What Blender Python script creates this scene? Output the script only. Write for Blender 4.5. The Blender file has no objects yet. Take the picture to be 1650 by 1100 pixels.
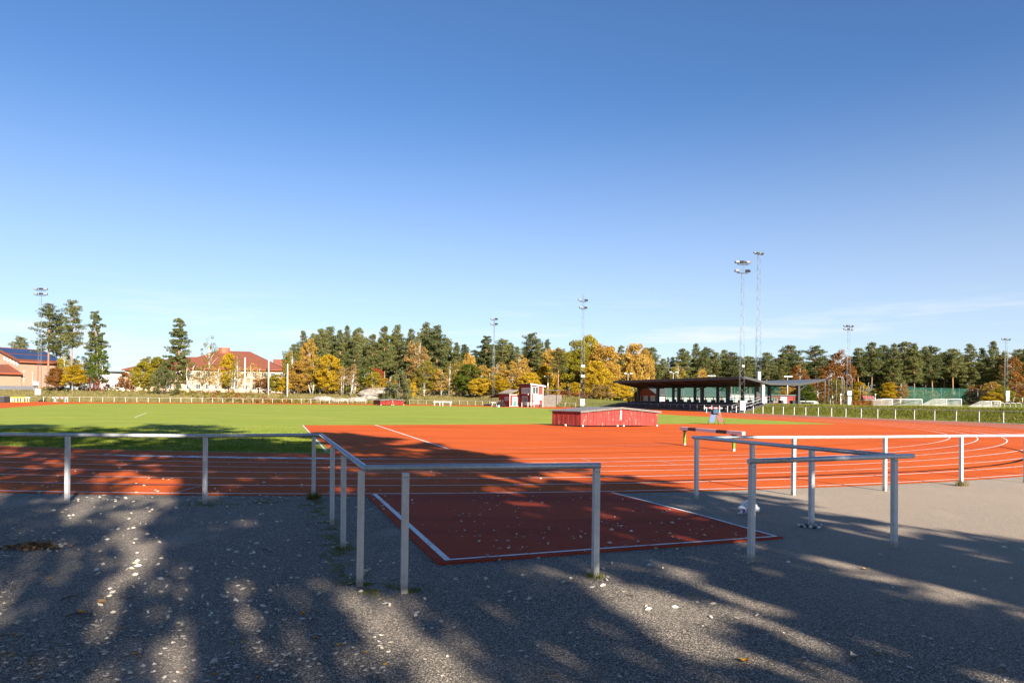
import bpy, bmesh, math, random
import numpy as np
from mathutils import Vector, Matrix, noise as mnoise
from mathutils.geometry import tessellate_polygon

sc = bpy.context.scene
COL = sc.collection
R = math.radians

# ------------------------------------------------------------------ camera
FPX, YH, ROLL, EYE = 1100.0, 641.37, 0.0104, 1.865      # lens in pixels, horizon row, roll, eye height
cam = bpy.data.objects.new('camera', bpy.data.cameras.new('camera'))
COL.objects.link(cam)
cam.data.sensor_width = 36.0
cam.data.lens = FPX / 1650 * 36
cam.data.shift_y = (YH - 550) / 1650
cam.data.clip_start = 0.05
cam.data.clip_end = 6000
c, s = math.cos(ROLL), math.sin(ROLL)
cam.matrix_world = Matrix(((c, -s, 0, 0), (0, 0, -1, 0), (s, c, 0, EYE), (0, 0, 0, 1)))
sc.camera = cam

# ------------------------------------------------------------------ sky, sun, exposure
SUN_EL = R(23.0)
SUN_AZ = math.atan2(0.447, -0.894)                       # from +Y towards +X
SKY_STRENGTH = 0.05
world = bpy.data.worlds.new('World')
sc.world = world
world.use_nodes = True
wn, wl = world.node_tree.nodes, world.node_tree.links
wn.clear()
wo = wn.new('ShaderNodeOutputWorld')
bg = wn.new('ShaderNodeBackground')
sky = wn.new('ShaderNodeTexSky')
sky.sky_type = 'NISHITA'
sky.sun_disc = False
sky.sun_elevation = SUN_EL
sky.sun_rotation = SUN_AZ
sky.altitude = 50
sky.air_density = 0.93
sky.dust_density = 0.0
sky.ozone_density = 7.0
bg.inputs['Strength'].default_value = SKY_STRENGTH
# thin cirrus low above the horizon, all the way round
tc = wn.new('ShaderNodeTexCoord')
mp = wn.new('ShaderNodeMapping')
mp.inputs['Scale'].default_value = (2.2, 2.2, 22.0)
mp.inputs['Rotation'].default_value = (0.02, 0.03, 2.6)
ns = wn.new('ShaderNodeTexNoise')
ns.inputs['Scale'].default_value = 1.6
ns.inputs['Detail'].default_value = 7
ns.inputs['Roughness'].default_value = 0.62
rp = wn.new('ShaderNodeMapRange')
rp.interpolation_type = 'SMOOTHSTEP'
rp.inputs[1].default_value = 0.47
rp.inputs[2].default_value = 0.72
sx = wn.new('ShaderNodeSeparateXYZ')
lo = wn.new('ShaderNodeMapRange'); lo.interpolation_type = 'SMOOTHSTEP'
lo.inputs[1].default_value = 0.17; lo.inputs[2].default_value = 0.06
mu = wn.new('ShaderNodeMath'); mu.operation = 'MULTIPLY'
mu2 = wn.new('ShaderNodeMath'); mu2.operation = 'MULTIPLY'; mu2.inputs[1].default_value = 0.75
mx = wn.new('ShaderNodeMix'); mx.data_type = 'RGBA'
mx.inputs['B'].default_value = (6.2, 6.2, 6.3, 1)
wl.new(tc.outputs['Generated'], mp.inputs['Vector'])
wl.new(mp.outputs['Vector'], ns.inputs['Vector'])
wl.new(ns.outputs['Fac'], rp.inputs[0])
wl.new(tc.outputs['Generated'], sx.inputs[0])
wl.new(sx.outputs['Z'], lo.inputs[0])
wl.new(rp.outputs[0], mu.inputs[0]); wl.new(lo.outputs[0], mu.inputs[1])
wl.new(mu.outputs[0], mu2.inputs[0]); wl.new(mu2.outputs[0], mx.inputs['Factor'])
# pale autumn haze that thickens towards the horizon in every direction
hz = wn.new('ShaderNodeMapRange'); hz.interpolation_type = 'SMOOTHSTEP'
hz.inputs[1].default_value = 0.42; hz.inputs[2].default_value = 0.0; hz.inputs[4].default_value = 0.50
hm = wn.new('ShaderNodeMix'); hm.data_type = 'RGBA'
hm.inputs['B'].default_value = (5.5, 5.6, 5.5, 1)
wl.new(sx.outputs['Z'], hz.inputs[0]); wl.new(hz.outputs[0], hm.inputs['Factor'])
wl.new(sky.outputs['Color'], hm.inputs['A'])
wl.new(hm.outputs['Result'], mx.inputs['A'])
wl.new(mx.outputs['Result'], bg.inputs['Color'])
wl.new(bg.outputs[0], wo.inputs[0])

sun = bpy.data.objects.new('sun', bpy.data.lights.new('sun', 'SUN'))
COL.objects.link(sun)
sun.data.energy = 4.65
sun.data.angle = R(0.55)
sun.data.color = (1.0, 0.885, 0.73)
sd = Vector((math.sin(SUN_AZ) * math.cos(SUN_EL), math.cos(SUN_AZ) * math.cos(SUN_EL), math.sin(SUN_EL)))
sun.rotation_euler = sd.to_track_quat('Z', 'Y').to_euler()

sc.view_settings.view_transform = 'Standard'
sc.view_settings.look = 'None'
sc.view_settings.gamma = 1.0
sc.view_settings.use_curve_mapping = False
sc.view_settings.exposure = 1.75

# ------------------------------------------------------------------ layout helpers
def G(px, py, z=0.0):
    """point of the plane at height z that a photo pixel sees"""
    u, v = px - 825, YH - py
    u, v = u - ROLL * v, v + ROLL * u
    d = FPX * (EYE - z) / -v
    return Vector((u * d / FPX, d, z))

def P(px, py, d):
    """point at distance d along +Y that a photo pixel sees"""
    u, v = px - 825, YH - py
    u, v = u - ROLL * v, v + ROLL * u
    return Vector((u * d / FPX, d, EYE + v * d / FPX))

def sm(a, b, x):
    t = min(1, max(0, (x - a) / (b - a)))
    return t * t * (3 - 2 * t)

# track geometry (6 lanes of 1.22 m round a bend centred at BC)
BC = Vector((-6.8, 56.4)); R0 = 43.52; LANE = 1.22
def arc(r, a0, a1, n):
    return [(BC.x + r * math.cos(R(a0 + (a1 - a0) * i / n)), BC.y + r * math.sin(R(a0 + (a1 - a0) * i / n))) for i in range(n + 1)]

FENCE_RIGHT = [(52, 46), (48.6, 55), (45.8, 62.5), (44.0, 67.5), (41.6, 74), (39.6, 80), (37.6, 87), (35.9, 94), (34.4, 100)]
FENCE_STAND = [(33.8, 103), (31.0, 114), (27.4, 127), (22.6, 139.5), (15.9, 151), (6.6, 156.5)]
FENCE_FAR = [(-5.5, 166.5), (-12, 171), (-28.5, 176), (-43.4, 176), (-54, 173), (-65.8, 169), (-78.4, 163), (-88.8, 157.5), (-99.6, 153.7), (-106, 151)]
CC = Vector((-25, 100))
_fp = FENCE_RIGHT + FENCE_STAND + FENCE_FAR + [(-112, 144), (-112, 130), (-96, 100), (-66, 60), (-50, 35)] + \
      [(BC.x + 46 * math.cos(R(a)), BC.y + 46 * math.sin(R(a))) for a in (230, 250, 270, 290, 310, 330)]
_pol = sorted((math.atan2(y - CC.y, x - CC.x), math.hypot(x - CC.x, y - CC.y)) for x, y in _fp)
_pa = np.array([p[0] for p in _pol]); _pr = np.array([p[1] for p in _pol])
def fence_r(th):
    return float(np.interp(th, _pa, _pr, period=2 * math.pi))
def height(x, y):
    dx, dy = x - CC.x, y - CC.y
    rr = math.hypot(dx, dy)
    sd_ = rr - fence_r(math.atan2(dy, dx))
    t = x / max(y, 1.0)
    right = sm(0.06, 0.20, t)
    far = 2.35 * sm(1.5, 15, sd_) + 0.5 * sm(20, 60, sd_)
    if -0.24 < t < -0.12:                                    # rocky knoll by the far bend
        far += 0.9 * sm(0.06, 0.0, abs(t + 0.19)) * sm(2, 9, sd_) * sm(30, 14, sd_)
    rgt = 1.4 * sm(0.8, 6.5, sd_) - 0.5 * sm(9, 30, sd_) + 0.9 * sm(80, 160, sd_)
    h = far * (1 - right) + rgt * right
    h *= sm(46, 56, y)
    if sd_ > 3 and y > 50:
        h += 0.12 * mnoise.noise(Vector((x * 0.12, y * 0.12, 0)))
    return h

# ------------------------------------------------------------------ scene graph helpers
def link(o, parent=None):
    COL.objects.link(o)
    if parent is not None:
        o.parent = parent
    return o
def tag(o, label=None, cat=None, group=None, kind=None):
    if label: o['label'] = label
    if cat: o['category'] = cat
    if group: o['group'] = group
    if kind: o['kind'] = kind
    return o
def thing(name, label, cat, loc=(0, 0, 0), rz=0.0, group=None):
    o = bpy.data.objects.new(name, None)
    o.empty_display_size = 0.3
    link(o)
    o.location = loc; o.rotation_euler = (0, 0, rz)
    return tag(o, label, cat, group)
def copy_tree(o, parent=None):
    n = o.copy(); COL.objects.link(n)
    if parent is not None: n.parent = parent
    for ch in list(o.children): copy_tree(ch, n)
    return n

class MB:
    """collects polygons and builds them as one mesh object"""
    def __init__(self):
        self.v, self.f, self.m, self.sm = [], [], [], []
    def add(self, vs, fs, mi=0, smooth=False):
        b = len(self.v)
        self.v += [tuple(p) for p in vs]
        for f in fs:
            self.f.append([b + i for i in f]); self.m.append(mi); self.sm.append(smooth)
        return self
    def box(self, c, size, rz=0.0, mi=0, rot=None):
        hx, hy, hz = size[0] / 2, size[1] / 2, size[2] / 2
        M = rot if rot is not None else Matrix.Rotation(rz, 3, 'Z')
        c = Vector(c)
        vs = [c + M @ Vector((x, y, z)) for x, y, z in ((-hx, -hy, -hz), (hx, -hy, -hz), (hx, hy, -hz), (-hx, hy, -hz), (-hx, -hy, hz), (hx, -hy, hz), (hx, hy, hz), (-hx, hy, hz))]
        return self.add(vs, [(3, 2, 1, 0), (4, 5, 6, 7), (0, 1, 5, 4), (1, 2, 6, 5), (2, 3, 7, 6), (3, 0, 4, 7)], mi)
    def tube(self, pts, r, n=8, mi=0, caps=True, smooth=True):
        pts = [Vector(p) for p in pts]
        rad = r if isinstance(r, (list, tuple)) else [r] * len(pts)
        vs, fs = [], []
        for i, p in enumerate(pts):
            if i == 0: t = (pts[1] - p).normalized()
            elif i == len(pts) - 1: t = (p - pts[i - 1]).normalized()
            else: t = ((p - pts[i - 1]).normalized() + (pts[i + 1] - p).normalized()).normalized()
            up = Vector((0, 0, 1)) if abs(t.z) < 0.95 else Vector((1, 0, 0))
            a = t.cross(up).normalized(); b = a.cross(t)
            k = 1.0
            if 0 < i < len(pts) - 1:
                d = (pts[i + 1] - p).normalized()
                k = 1 / max(0.5, t.dot(d))
            for j in range(n):
                q = 2 * math.pi * j / n
                side = a * math.cos(q) * (k if abs(t.z) < 0.5 else 1) + b * math.sin(q)
                vs.append(p + side * rad[i])
        for i in range(len(pts) - 1):
            for j in range(n):
                fs.append((i * n + j, i * n + (j + 1) % n, (i + 1) * n + (j + 1) % n, (i + 1) * n + j))
        self.add(vs, fs, mi, smooth)
        if caps:
            b0 = len(self.v) - len(vs)
            self.f += [[b0 + j for j in reversed(range(n))], [b0 + (len(pts) - 1) * n + j for j in range(n)]]
            self.m += [mi, mi]; self.sm += [False, False]
        return self
    def prism(self, prof, p0, p1, mi=0):
        """extrude a closed profile of (side, up) pairs from p0 to p1 (horizontal run)"""
        p0, p1 = Vector(p0), Vector(p1)
        t = (p1 - p0).normalized(); a = Vector((t.y, -t.x, 0)).normalized()
        n = len(prof)
        vs = [p0 + a * x + Vector((0, 0, z)) for x, z in prof] + [p1 + a * x + Vector((0, 0, z)) for x, z in prof]
        fs = [tuple(range(n)), tuple(reversed(range(n, 2 * n)))] + [(i, n + i, n + (i + 1) % n, (i + 1) % n) for i in range(n)]
        return self.add(vs, fs, mi)
    def mesh(self, name, mats):
        me = bpy.data.meshes.new(name)
        me.from_pydata(self.v, [], self.f)
        for m in (mats if isinstance(mats, (list, tuple)) else [mats]): me.materials.append(m)
        me.polygons.foreach_set('material_index', self.m)
        me.polygons.foreach_set('use_smooth', self.sm)
        bm = bmesh.new(); bm.from_mesh(me)
        bmesh.ops.recalc_face_normals(bm, faces=bm.faces); bm.to_mesh(me); bm.free()
        me.update()
        return me
    def build(self, name, mats, parent=None, loc=None):
        o = link(bpy.data.objects.new(name, self.mesh(name, mats)), parent)
        if loc is not None: o.location = loc
        return o
def inst(name, me, parent=None, loc=(0, 0, 0), rz=0.0):
    o = link(bpy.data.objects.new(name, me), parent)
    o.location = loc; o.rotation_euler = (0, 0, rz)
    return o

# ------------------------------------------------------------------ materials
class NT:
    def __init__(self, name):
        self.m = bpy.data.materials.new(name); self.m.use_nodes = True
        self.n = self.m.node_tree.nodes; self.l = self.m.node_tree.links
        self.n.clear()
        self.out = self.n.new('ShaderNodeOutputMaterial')
    def new(self, t, **kw):
        x = self.n.new(t)
        for k, v in kw.items(): setattr(x, k, v)
        return x
    def link(self, a, b): self.l.new(a, b)
    def pos(self, scale=(1, 1, 1), obj=False):
        if obj: o = self.new('ShaderNodeTexCoord').outputs['Object']
        else: o = self.new('ShaderNodeNewGeometry').outputs['Position']
        m = self.new('ShaderNodeMapping'); m.inputs['Scale'].default_value = scale
        self.link(o, m.inputs['Vector'])
        return m.outputs['Vector']
    def noise(self, vec, scale, detail=3, rough=0.55):
        x = self.new('ShaderNodeTexNoise')
        x.inputs['Scale'].default_value = scale; x.inputs['Detail'].default_value = detail; x.inputs['Roughness'].default_value = rough
        self.link(vec, x.inputs['Vector'])
        return x.outputs['Fac']
    def rng(self, v, a, b, c=0.0, d=1.0):
        x = self.new('ShaderNodeMapRange'); x.interpolation_type = 'SMOOTHSTEP'
        for i, q in enumerate((a, b, c, d)): x.inputs[1 + i].default_value = q
        self.link(v, x.inputs[0])
        return x.outputs[0]
    def ramp(self, v, stops):
        x = self.new('ShaderNodeValToRGB')
        e = x.color_ramp.elements
        while len(e) < len(stops): e.new(0.5)
        for i, (p, col) in enumerate(stops):
            e[i].position = p; e[i].color = (*col, 1)
        self.link(v, x.inputs[0])
        return x.outputs['Color']
    def mix(self, f, a, b, mode='MIX'):
        x = self.new('ShaderNodeMix', data_type='RGBA', blend_type=mode)
        for key, v in (('Factor', f), ('A', a), ('B', b)):
            if isinstance(v, (int, float)): x.inputs[key].default_value = v
            elif isinstance(v, tuple): x.inputs[key].default_value = (*v, 1)
            else: self.link(v, x.inputs[key])
        return x.outputs['Result']
    def math(self, op, a, b=0.0):
        x = self.new('ShaderNodeMath', operation=op)
        for i, v in enumerate((a, b)):
            if isinstance(v, (int, float)): x.inputs[i].default_value = v
            else: self.link(v, x.inputs[i])
        return x.outputs[0]
    def bsdf(self, color, rough=0.8, metal=0.0, bump=None, bstr=0.3, bdist=0.01, spec=None):
        p = self.new('ShaderNodeBsdfPrincipled')
        for key, v in (('Base Color', color), ('Roughness', rough), ('Metallic', metal)):
            if isinstance(v, (int, float)): p.inputs[key].default_value = v
            elif isinstance(v, tuple): p.inputs[key].default_value = (*v, 1)
            else: self.link(v, p.inputs[key])
        if spec is not None: p.inputs['Specular IOR Level'].default_value = spec
        if bump is not None:
            b = self.new('ShaderNodeBump'); b.inputs['Strength'].default_value = bstr; b.inputs['Distance'].default_value = bdist
            self.link(bump, b.inputs['Height']); self.link(b.outputs[0], p.inputs['Normal'])
        self.link(p.outputs[0], self.out.inputs['Surface'])
        return p

def simple(name, col, rough=0.6, metal=0.0, var=0.18, scale=4.0, obj=True):
    t = NT(name)
    v = t.pos(obj=obj)
    n = t.noise(v, scale, 5, 0.6)
    a = tuple(x * (1 - var) for x in col); b = tuple(min(1, x * (1 + var)) for x in col)
    t.bsdf(t.ramp(n, [(0.3, a), (0.7, b)]), rough, metal, n, 0.1, 0.01)
    return t.m

M = {}
def mat_asphalt():
    t = NT('asphalt'); v = t.pos()
    fine = t.noise(v, 95, 2, 0.7); mid = t.noise(v, 28, 3, 0.65); big = t.noise(v, 0.35, 5, 0.6); streak = t.noise(t.pos((0.9, 0.35, 1)), 1.1, 6, 0.65)
    vo = t.new('ShaderNodeTexVoronoi'); vo.inputs['Scale'].default_value = 98; t.link(v, vo.inputs['Vector'])
    grain = t.new('ShaderNodeSeparateColor'); t.link(vo.outputs['Color'], grain.inputs[0])
    stone = t.ramp(grain.outputs[0], [(0.0, (0.035, 0.032, 0.028)), (0.45, (0.135, 0.121, 0.104)), (0.80, (0.38, 0.335, 0.28)), (1.0, (0.70, 0.63, 0.54))])
    gaps = t.rng(vo.outputs['Distance'], 0.25, 0.75, 1.0, 0.35)
    col = t.mix(1.0, stone, t.ramp(gaps, [(0, (0, 0, 0)), (1, (1, 1, 1))]), 'MULTIPLY')
    col = t.mix(t.rng(fine, 0.60, 0.72), col, (0.46, 0.42, 0.365))
    col = t.mix(t.rng(mid, 0.52, 0.75, 0.0, 0.65), col, (0.085, 0.078, 0.068))
    dust = t.math('MULTIPLY', t.rng(streak, 0.50, 0.72), 0.45)
    col = t.mix(dust, col, (0.34, 0.30, 0.255))
    col = t.mix(t.rng(big, 0.35, 0.7, 0.0, 0.5), col, t.mix(0.5, col, (0.26, 0.225, 0.185)))
    sx_ = t.new('ShaderNodeSeparateXYZ'); t.link(v, sx_.inputs[0])
    tan_right = t.math('MULTIPLY', t.rng(sx_.outputs['X'], 1.0, 6.0), t.rng(sx_.outputs['Y'], 2.0, 9.0))  # paler tan grain mixed in towards the right and farther off
    col = t.mix(t.math('MULTIPLY', tan_right, 0.55), col, t.mix(t.rng(fine, 0.38, 0.62), (0.27, 0.22, 0.17), (0.50, 0.42, 0.335)))
    col = t.mix(1.0, col, (1.03, 0.99, 0.95), 'MULTIPLY')
    h = t.math('ADD', t.math('MULTIPLY', vo.outputs['Distance'], -1.0), t.math('MULTIPLY', fine, 0.6))
    t.bsdf(col, 0.85, 0, h, 0.55, 0.012, 0.35)
    return t.m
def mat_track(name='track_rubber', base=(0.63, 0.118, 0.016), dark=(0.53, 0.086, 0.014)):
    t = NT(name); v = t.pos()
    fine = t.noise(v, 120, 2, 0.7); mid = t.noise(v, 9, 4, 0.6); big = t.noise(t.pos((0.25, 1.0, 1)), 0.5, 5, 0.6)
    col = t.mix(t.rng(big, 0.38, 0.68), base, dark)
    col = t.mix(t.rng(mid, 0.5, 0.75, 0, 0.35), col, (0.62, 0.17, 0.065))
    sp = t.rng(fine, 0.35, 0.65)
    col = t.mix(sp, t.mix(0.42, col, (0.02, 0.006, 0.004)), col)
    col = t.mix(t.rng(fine, 0.70, 0.78, 0, 0.5), col, (0.55, 0.22, 0.14))
    st = t.noise(t.pos((0.10, 0.75, 1)), 1.0, 6, 0.65)
    col = t.mix(t.rng(st, 0.50, 0.66, 0, 0.45), col, tuple(x * 0.62 for x in dark))
    gr = t.noise(v, 33, 2, 0.5)
    col = t.mix(t.rng(gr, 0.71, 0.76, 0, 0.55), col, (0.66, 0.42, 0.30))
    t.bsdf(col, 0.9, 0, fine, 0.4, 0.006, 0.1)
    return t.m
def mat_line():
    t = NT('line_paint'); v = t.pos()
    n = t.noise(v, 22, 5, 0.7); n2 = t.noise(v, 2.0, 3, 0.6)
    wear = t.rng(t.math('ADD', n, t.math('MULTIPLY', n2, 0.5)), 0.78, 0.95)
    t.bsdf(t.mix(wear, (0.78, 0.76, 0.74), (0.46, 0.16, 0.12)), 0.7, 0, n, 0.2, 0.004)
    return t.m
def mat_faint():
    t = NT('faint_line_paint'); v = t.pos(); n = t.noise(v, 14, 5, 0.7)
    t.bsdf(t.mix(t.rng(n, 0.4, 0.65), (0.62, 0.46, 0.42), (0.42, 0.10, 0.06)), 0.75)
    return t.m
def mat_worn():
    t = NT('worn_white_paint'); v = t.pos()
    n = t.noise(t.pos((0.45, 1, 1)), 11, 6, 0.75); n2 = t.noise(v, 1.3, 3, 0.6)
    at = t.new('ShaderNodeAttribute'); at.attribute_name = 'edge'
    fac = t.math('ADD', t.math('ADD', n, t.math('MULTIPLY', n2, 0.35)), t.math('MULTIPLY', at.outputs['Fac'], 0.42))
    keep = t.rng(fac, 0.90, 0.99)
    col = t.mix(t.rng(t.noise(v, 3.1, 3), 0.55, 0.68), (0.72, 0.72, 0.74), (0.55, 0.53, 0.30))
    p = t.bsdf(col, 0.75)
    tr = t.new('ShaderNodeBsdfTransparent'); ms = t.new('ShaderNodeMixShader')
    t.link(keep, ms.inputs[0]); t.link(tr.outputs[0], ms.inputs[1]); t.link(p.outputs[0], ms.inputs[2])
    t.link(ms.outputs[0], t.out.inputs['Surface'])
    return t.m
def mat_pitch():
    t = NT('pitch_grass'); v = t.pos()
    n1 = t.noise(t.pos((0.22, 1.0, 1)), 0.33, 6, 0.62); n2 = t.noise(v, 6, 4, 0.7); n3 = t.noise(v, 45, 2, 0.7); n4 = t.noise(v, 0.08, 3)
    col = t.ramp(n1, [(0.3, (0.165, 0.24, 0.018)), (0.5, (0.24, 0.305, 0.026)), (0.7, (0.33, 0.35, 0.045))])
    col = t.mix(t.rng(n4, 0.4, 0.65, 0, 0.4), col, (0.19, 0.275, 0.02))
    col = t.mix(t.rng(n2, 0.4, 0.7, 0, 0.4), col, (0.33, 0.31, 0.06))
    n5 = t.noise(t.pos((0.5, 1.6, 1)), 0.9, 6, 0.7)
    col = t.mix(t.rng(n5, 0.50, 0.68, 0, 0.6), col, (0.40, 0.375, 0.085))
    col = t.mix(t.rng(n5, 0.46, 0.30, 0, 0.45), col, (0.12, 0.20, 0.014))
    col = t.mix(t.rng(n3, 0.3, 0.62), t.mix(0.35, col, (0.03, 0.05, 0.005)), col)
    t.bsdf(col, 0.8, 0, n3, 0.5, 0.03, 0.2)
    return t.m
def mat_terrain():
    t = NT('meadow'); v = t.pos()
    n1 = t.noise(v, 0.16, 6, 0.65); n2 = t.noise(v, 2.2, 5, 0.7); n3 = t.noise(v, 13, 3, 0.7)
    sp = t.new('ShaderNodeSeparateXYZ'); t.link(v, sp.inputs[0])
    dry = t.ramp(n1, [(0.32, (0.14, 0.135, 0.034)), (0.5, (0.22, 0.185, 0.06)), (0.7, (0.30, 0.235, 0.10))])
    green = t.ramp(n1, [(0.32, (0.13, 0.165, 0.02)), (0.55, (0.19, 0.205, 0.03)), (0.75, (0.26, 0.225, 0.06))])
    col = t.mix(t.rng(sp.outputs['X'], 4.0, 26.0), dry, green)
    col = t.mix(t.rng(n2, 0.42, 0.68, 0, 0.65), col, t.mix(0.55, col, (0.045, 0.055, 0.012)))
    col = t.mix(t.rng(n3, 0.35, 0.65, 0.5, 0.0), col, (0.05, 0.055, 0.015))
    t.bsdf(col, 0.9, 0, n2, 0.8, 0.12, 0.2)
    return t.m
def mat_metal(name, col, rough=0.42, metal=0.6, dirt=False):
    t = NT(name); v = t.pos(obj=True)
    n = t.noise(v, 9, 6, 0.7); st = t.noise(t.pos((30, 30, 1.5), True), 1.0, 4, 0.6)
    k = t.math('ADD', t.math('MULTIPLY', n, 0.6), t.math('MULTIPLY', st, 0.4))
    cc = t.ramp(k, [(0.32, tuple(x * 0.72 for x in col)), (0.52, col), (0.7, tuple(min(1, x * 1.2) for x in col))])
    if dirt:
        tcn = t.new('ShaderNodeTexCoord'); sp = t.new('ShaderNodeSeparateXYZ'); t.link(tcn.outputs['Object'], sp.inputs[0])
        low = t.math('MULTIPLY', t.rng(t.math('ADD', sp.outputs['Z'], t.math('MULTIPLY', n, -0.16)), 0.05, -0.04), 0.6)
        cc = t.mix(low, cc, (0.16, 0.13, 0.09))
        spot = t.noise(t.pos((22, 22, 9), True), 1.0, 3, 0.6)
        cc = t.mix(t.rng(spot, 0.68, 0.74, 0, 0.5), cc, (0.24, 0.19, 0.14))
    t.bsdf(cc, t.rng(n, 0.3, 0.7, rough - 0.08, rough + 0.14), metal, n, 0.05, 0.004)
    return t.m
def mat_boards(name, col, peel=None, scale=1.0, amt=(0.6, 0.72)):
    t = NT(name); v = t.pos(obj=True)
    n = t.noise(t.pos((6, 6, 1.1), True), 1.6 * scale, 6, 0.7); n2 = t.noise(v, 1.5, 4)
    c1 = t.ramp(n2, [(0.3, tuple(x * 0.75 for x in col)), (0.7, tuple(x * 1.15 for x in col))])
    ri = t.new('ShaderNodeNewGeometry'); rnd = t.rng(ri.outputs['Random Per Island'], 0, 1, 0.0, 0.25)
    c1 = t.mix(rnd, c1, tuple(x * 0.5 for x in col))
    if peel: c1 = t.mix(t.rng(n, amt[0], amt[1]), c1, peel)
    t.bsdf(c1, 0.75, 0, n, 0.3, 0.01)
    return t.m
def mat_brick(name, c1, c2, mortar):
    t = NT(name)
    b = t.new('ShaderNodeTexBrick'); b.inputs['Scale'].default_value = 1.0
    b.inputs['Brick Width'].default_value = 0.5; b.inputs['Row Height'].default_value = 0.17; b.inputs['Mortar Size'].default_value = 0.02
    for k, q in (('Color1', c1), ('Color2', c2), ('Mortar', mortar)): b.inputs[k].default_value = (*q, 1)
    tcn = t.new('ShaderNodeTexCoord'); sp = t.new('ShaderNodeSeparateXYZ'); cb = t.new('ShaderNodeCombineXYZ')
    t.link(tcn.outputs['Object'], sp.inputs[0])
    t.link(t.math('ADD', sp.outputs['X'], sp.outputs['Y']), cb.inputs[0]); t.link(sp.outputs['Z'], cb.inputs[1])
    t.link(cb.outputs[0], b.inputs['Vector'])
    n = t.noise(t.pos(obj=True), 0.7, 4)
    t.bsdf(t.mix(t.rng(n, 0.35, 0.7, 0, 0.4), b.outputs['Color'], c2), 0.85)
    return t.m
def mat_glass(name='window_glass', col=(0.05, 0.06, 0.07)):
    t = NT(name); t.bsdf(col, 0.08, 0.0, spec=0.8); return t.m
def mat_leaf(name, cols, trans=0.25, sc_=0.45, rnd=0.35):
    t = NT(name)
    n = t.noise(t.pos(obj=True), sc_, 3, 0.6)
    g = t.new('ShaderNodeNewGeometry'); oi = t.new('ShaderNodeObjectInfo')
    k = t.math('ADD', t.math('MULTIPLY', t.rng(n, 0.25, 0.75), 0.5), t.math('MULTIPLY', g.outputs['Random Per Island'], 0.5))
    k = t.math('ADD', k, t.math('MULTIPLY', t.math('SUBTRACT', oi.outputs['Random'], 0.5), rnd))
    col = t.ramp(k, [(0.08, cols[0]), (0.5, cols[1]), (0.92, cols[2])])
    d = t.new('ShaderNodeBsdfDiffuse'); tr = t.new('ShaderNodeBsdfTranslucent'); ms = t.new('ShaderNodeMixShader')
    t.link(col, d.inputs[0]); t.link(col, tr.inputs[0]); ms.inputs[0].default_value = trans
    t.link(d.outputs[0], ms.inputs[1]); t.link(tr.outputs[0], ms.inputs[2]); t.link(ms.outputs[0], t.out.inputs['Surface'])
    return t.m
def mat_bark(name, a, b, sc_=6.0, stretch=0.25):
    t = NT(name); n = t.noise(t.pos((1, 1, stretch), True), sc_, 5, 0.7)
    t.bsdf(t.ramp(n, [(0.38, a), (0.56, b)]), 0.9, 0, n, 0.4, 0.03)
    return t.m
def mat_pine_bark():
    t = NT('pine_bark'); n = t.noise(t.pos((1, 1, 0.3), True), 4, 5, 0.7)
    tcn = t.new('ShaderNodeTexCoord'); sp = t.new('ShaderNodeSeparateXYZ'); t.link(tcn.outputs['Object'], sp.inputs[0])
    up = t.rng(sp.outputs['Z'], 3.0, 9.0)
    lowc = t.ramp(n, [(0.35, (0.07, 0.055, 0.045)), (0.65, (0.20, 0.16, 0.135))])
    hic = t.ramp(n, [(0.35, (0.22, 0.10, 0.05)), (0.65, (0.40, 0.20, 0.10))])
    t.bsdf(t.mix(up, lowc, hic), 0.9, 0, n, 0.4, 0.03)
    return t.m
def mat_net(name, col, dens):
    t = NT(name)
    p = t.new('ShaderNodeBsdfDiffuse'); p.inputs[0].default_value = (*col, 1)
    tr = t.new('ShaderNodeBsdfTransparent'); ms = t.new('ShaderNodeMixShader')
    n = t.noise(t.pos(obj=True), 0.9, 3)
    t.link(t.rng(n, 0.3, 0.7, dens - 0.07, dens + 0.07), ms.inputs[0])
    t.link(tr.outputs[0], ms.inputs[1]); t.link(p.outputs[0], ms.inputs[2]); t.link(ms.outputs[0], t.out.inputs['Surface'])
    return t.m

M['asphalt'] = mat_asphalt(); M['track'] = mat_track(); M['mat'] = mat_track('runway_rubber', (0.52, 0.078, 0.034), (0.40, 0.056, 0.028))
M['line'] = mat_line(); M['faint'] = mat_faint(); M['worn'] = mat_worn(); M['pitch'] = mat_pitch(); M['terrain'] = mat_terrain()
M['galv'] = mat_metal('galvanised_steel', (0.56, 0.575, 0.59), 0.40, 0.55)
M['alu'] = mat_metal('pale_painted_post', (0.60, 0.61, 0.63), 0.48, 0.25, True)
M['railgrey'] = mat_metal('dull_rail', (0.40, 0.40, 0.40), 0.5, 0.3)
M['steel'] = mat_metal('mast_steel', (0.22, 0.25, 0.28), 0.5, 0.5)
M['concrete'] = simple('concrete', (0.42, 0.40, 0.37), 0.9, 0, 0.2, 3)
M['greywall'] = simple('grey_concrete_wall', (0.11, 0.115, 0.13), 0.9, 0, 0.2, 2)
M['white'] = simple('white_paint', (0.56, 0.56, 0.55), 0.5, 0, 0.06, 3)
M['black'] = simple('black_paint', (0.018, 0.018, 0.02), 0.5)
M['darkgrey'] = simple('dark_grey_paint', (0.035, 0.038, 0.043), 0.55, 0, 0.2)
M['roofgrey'] = simple('grey_roof_sheet', (0.10, 0.115, 0.135), 0.6, 0.2, 0.12, 2)
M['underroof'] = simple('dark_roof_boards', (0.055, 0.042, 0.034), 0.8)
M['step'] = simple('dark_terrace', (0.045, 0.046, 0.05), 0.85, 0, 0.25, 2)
M['red'] = mat_boards('red_boards', (0.225, 0.022, 0.014))
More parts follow.
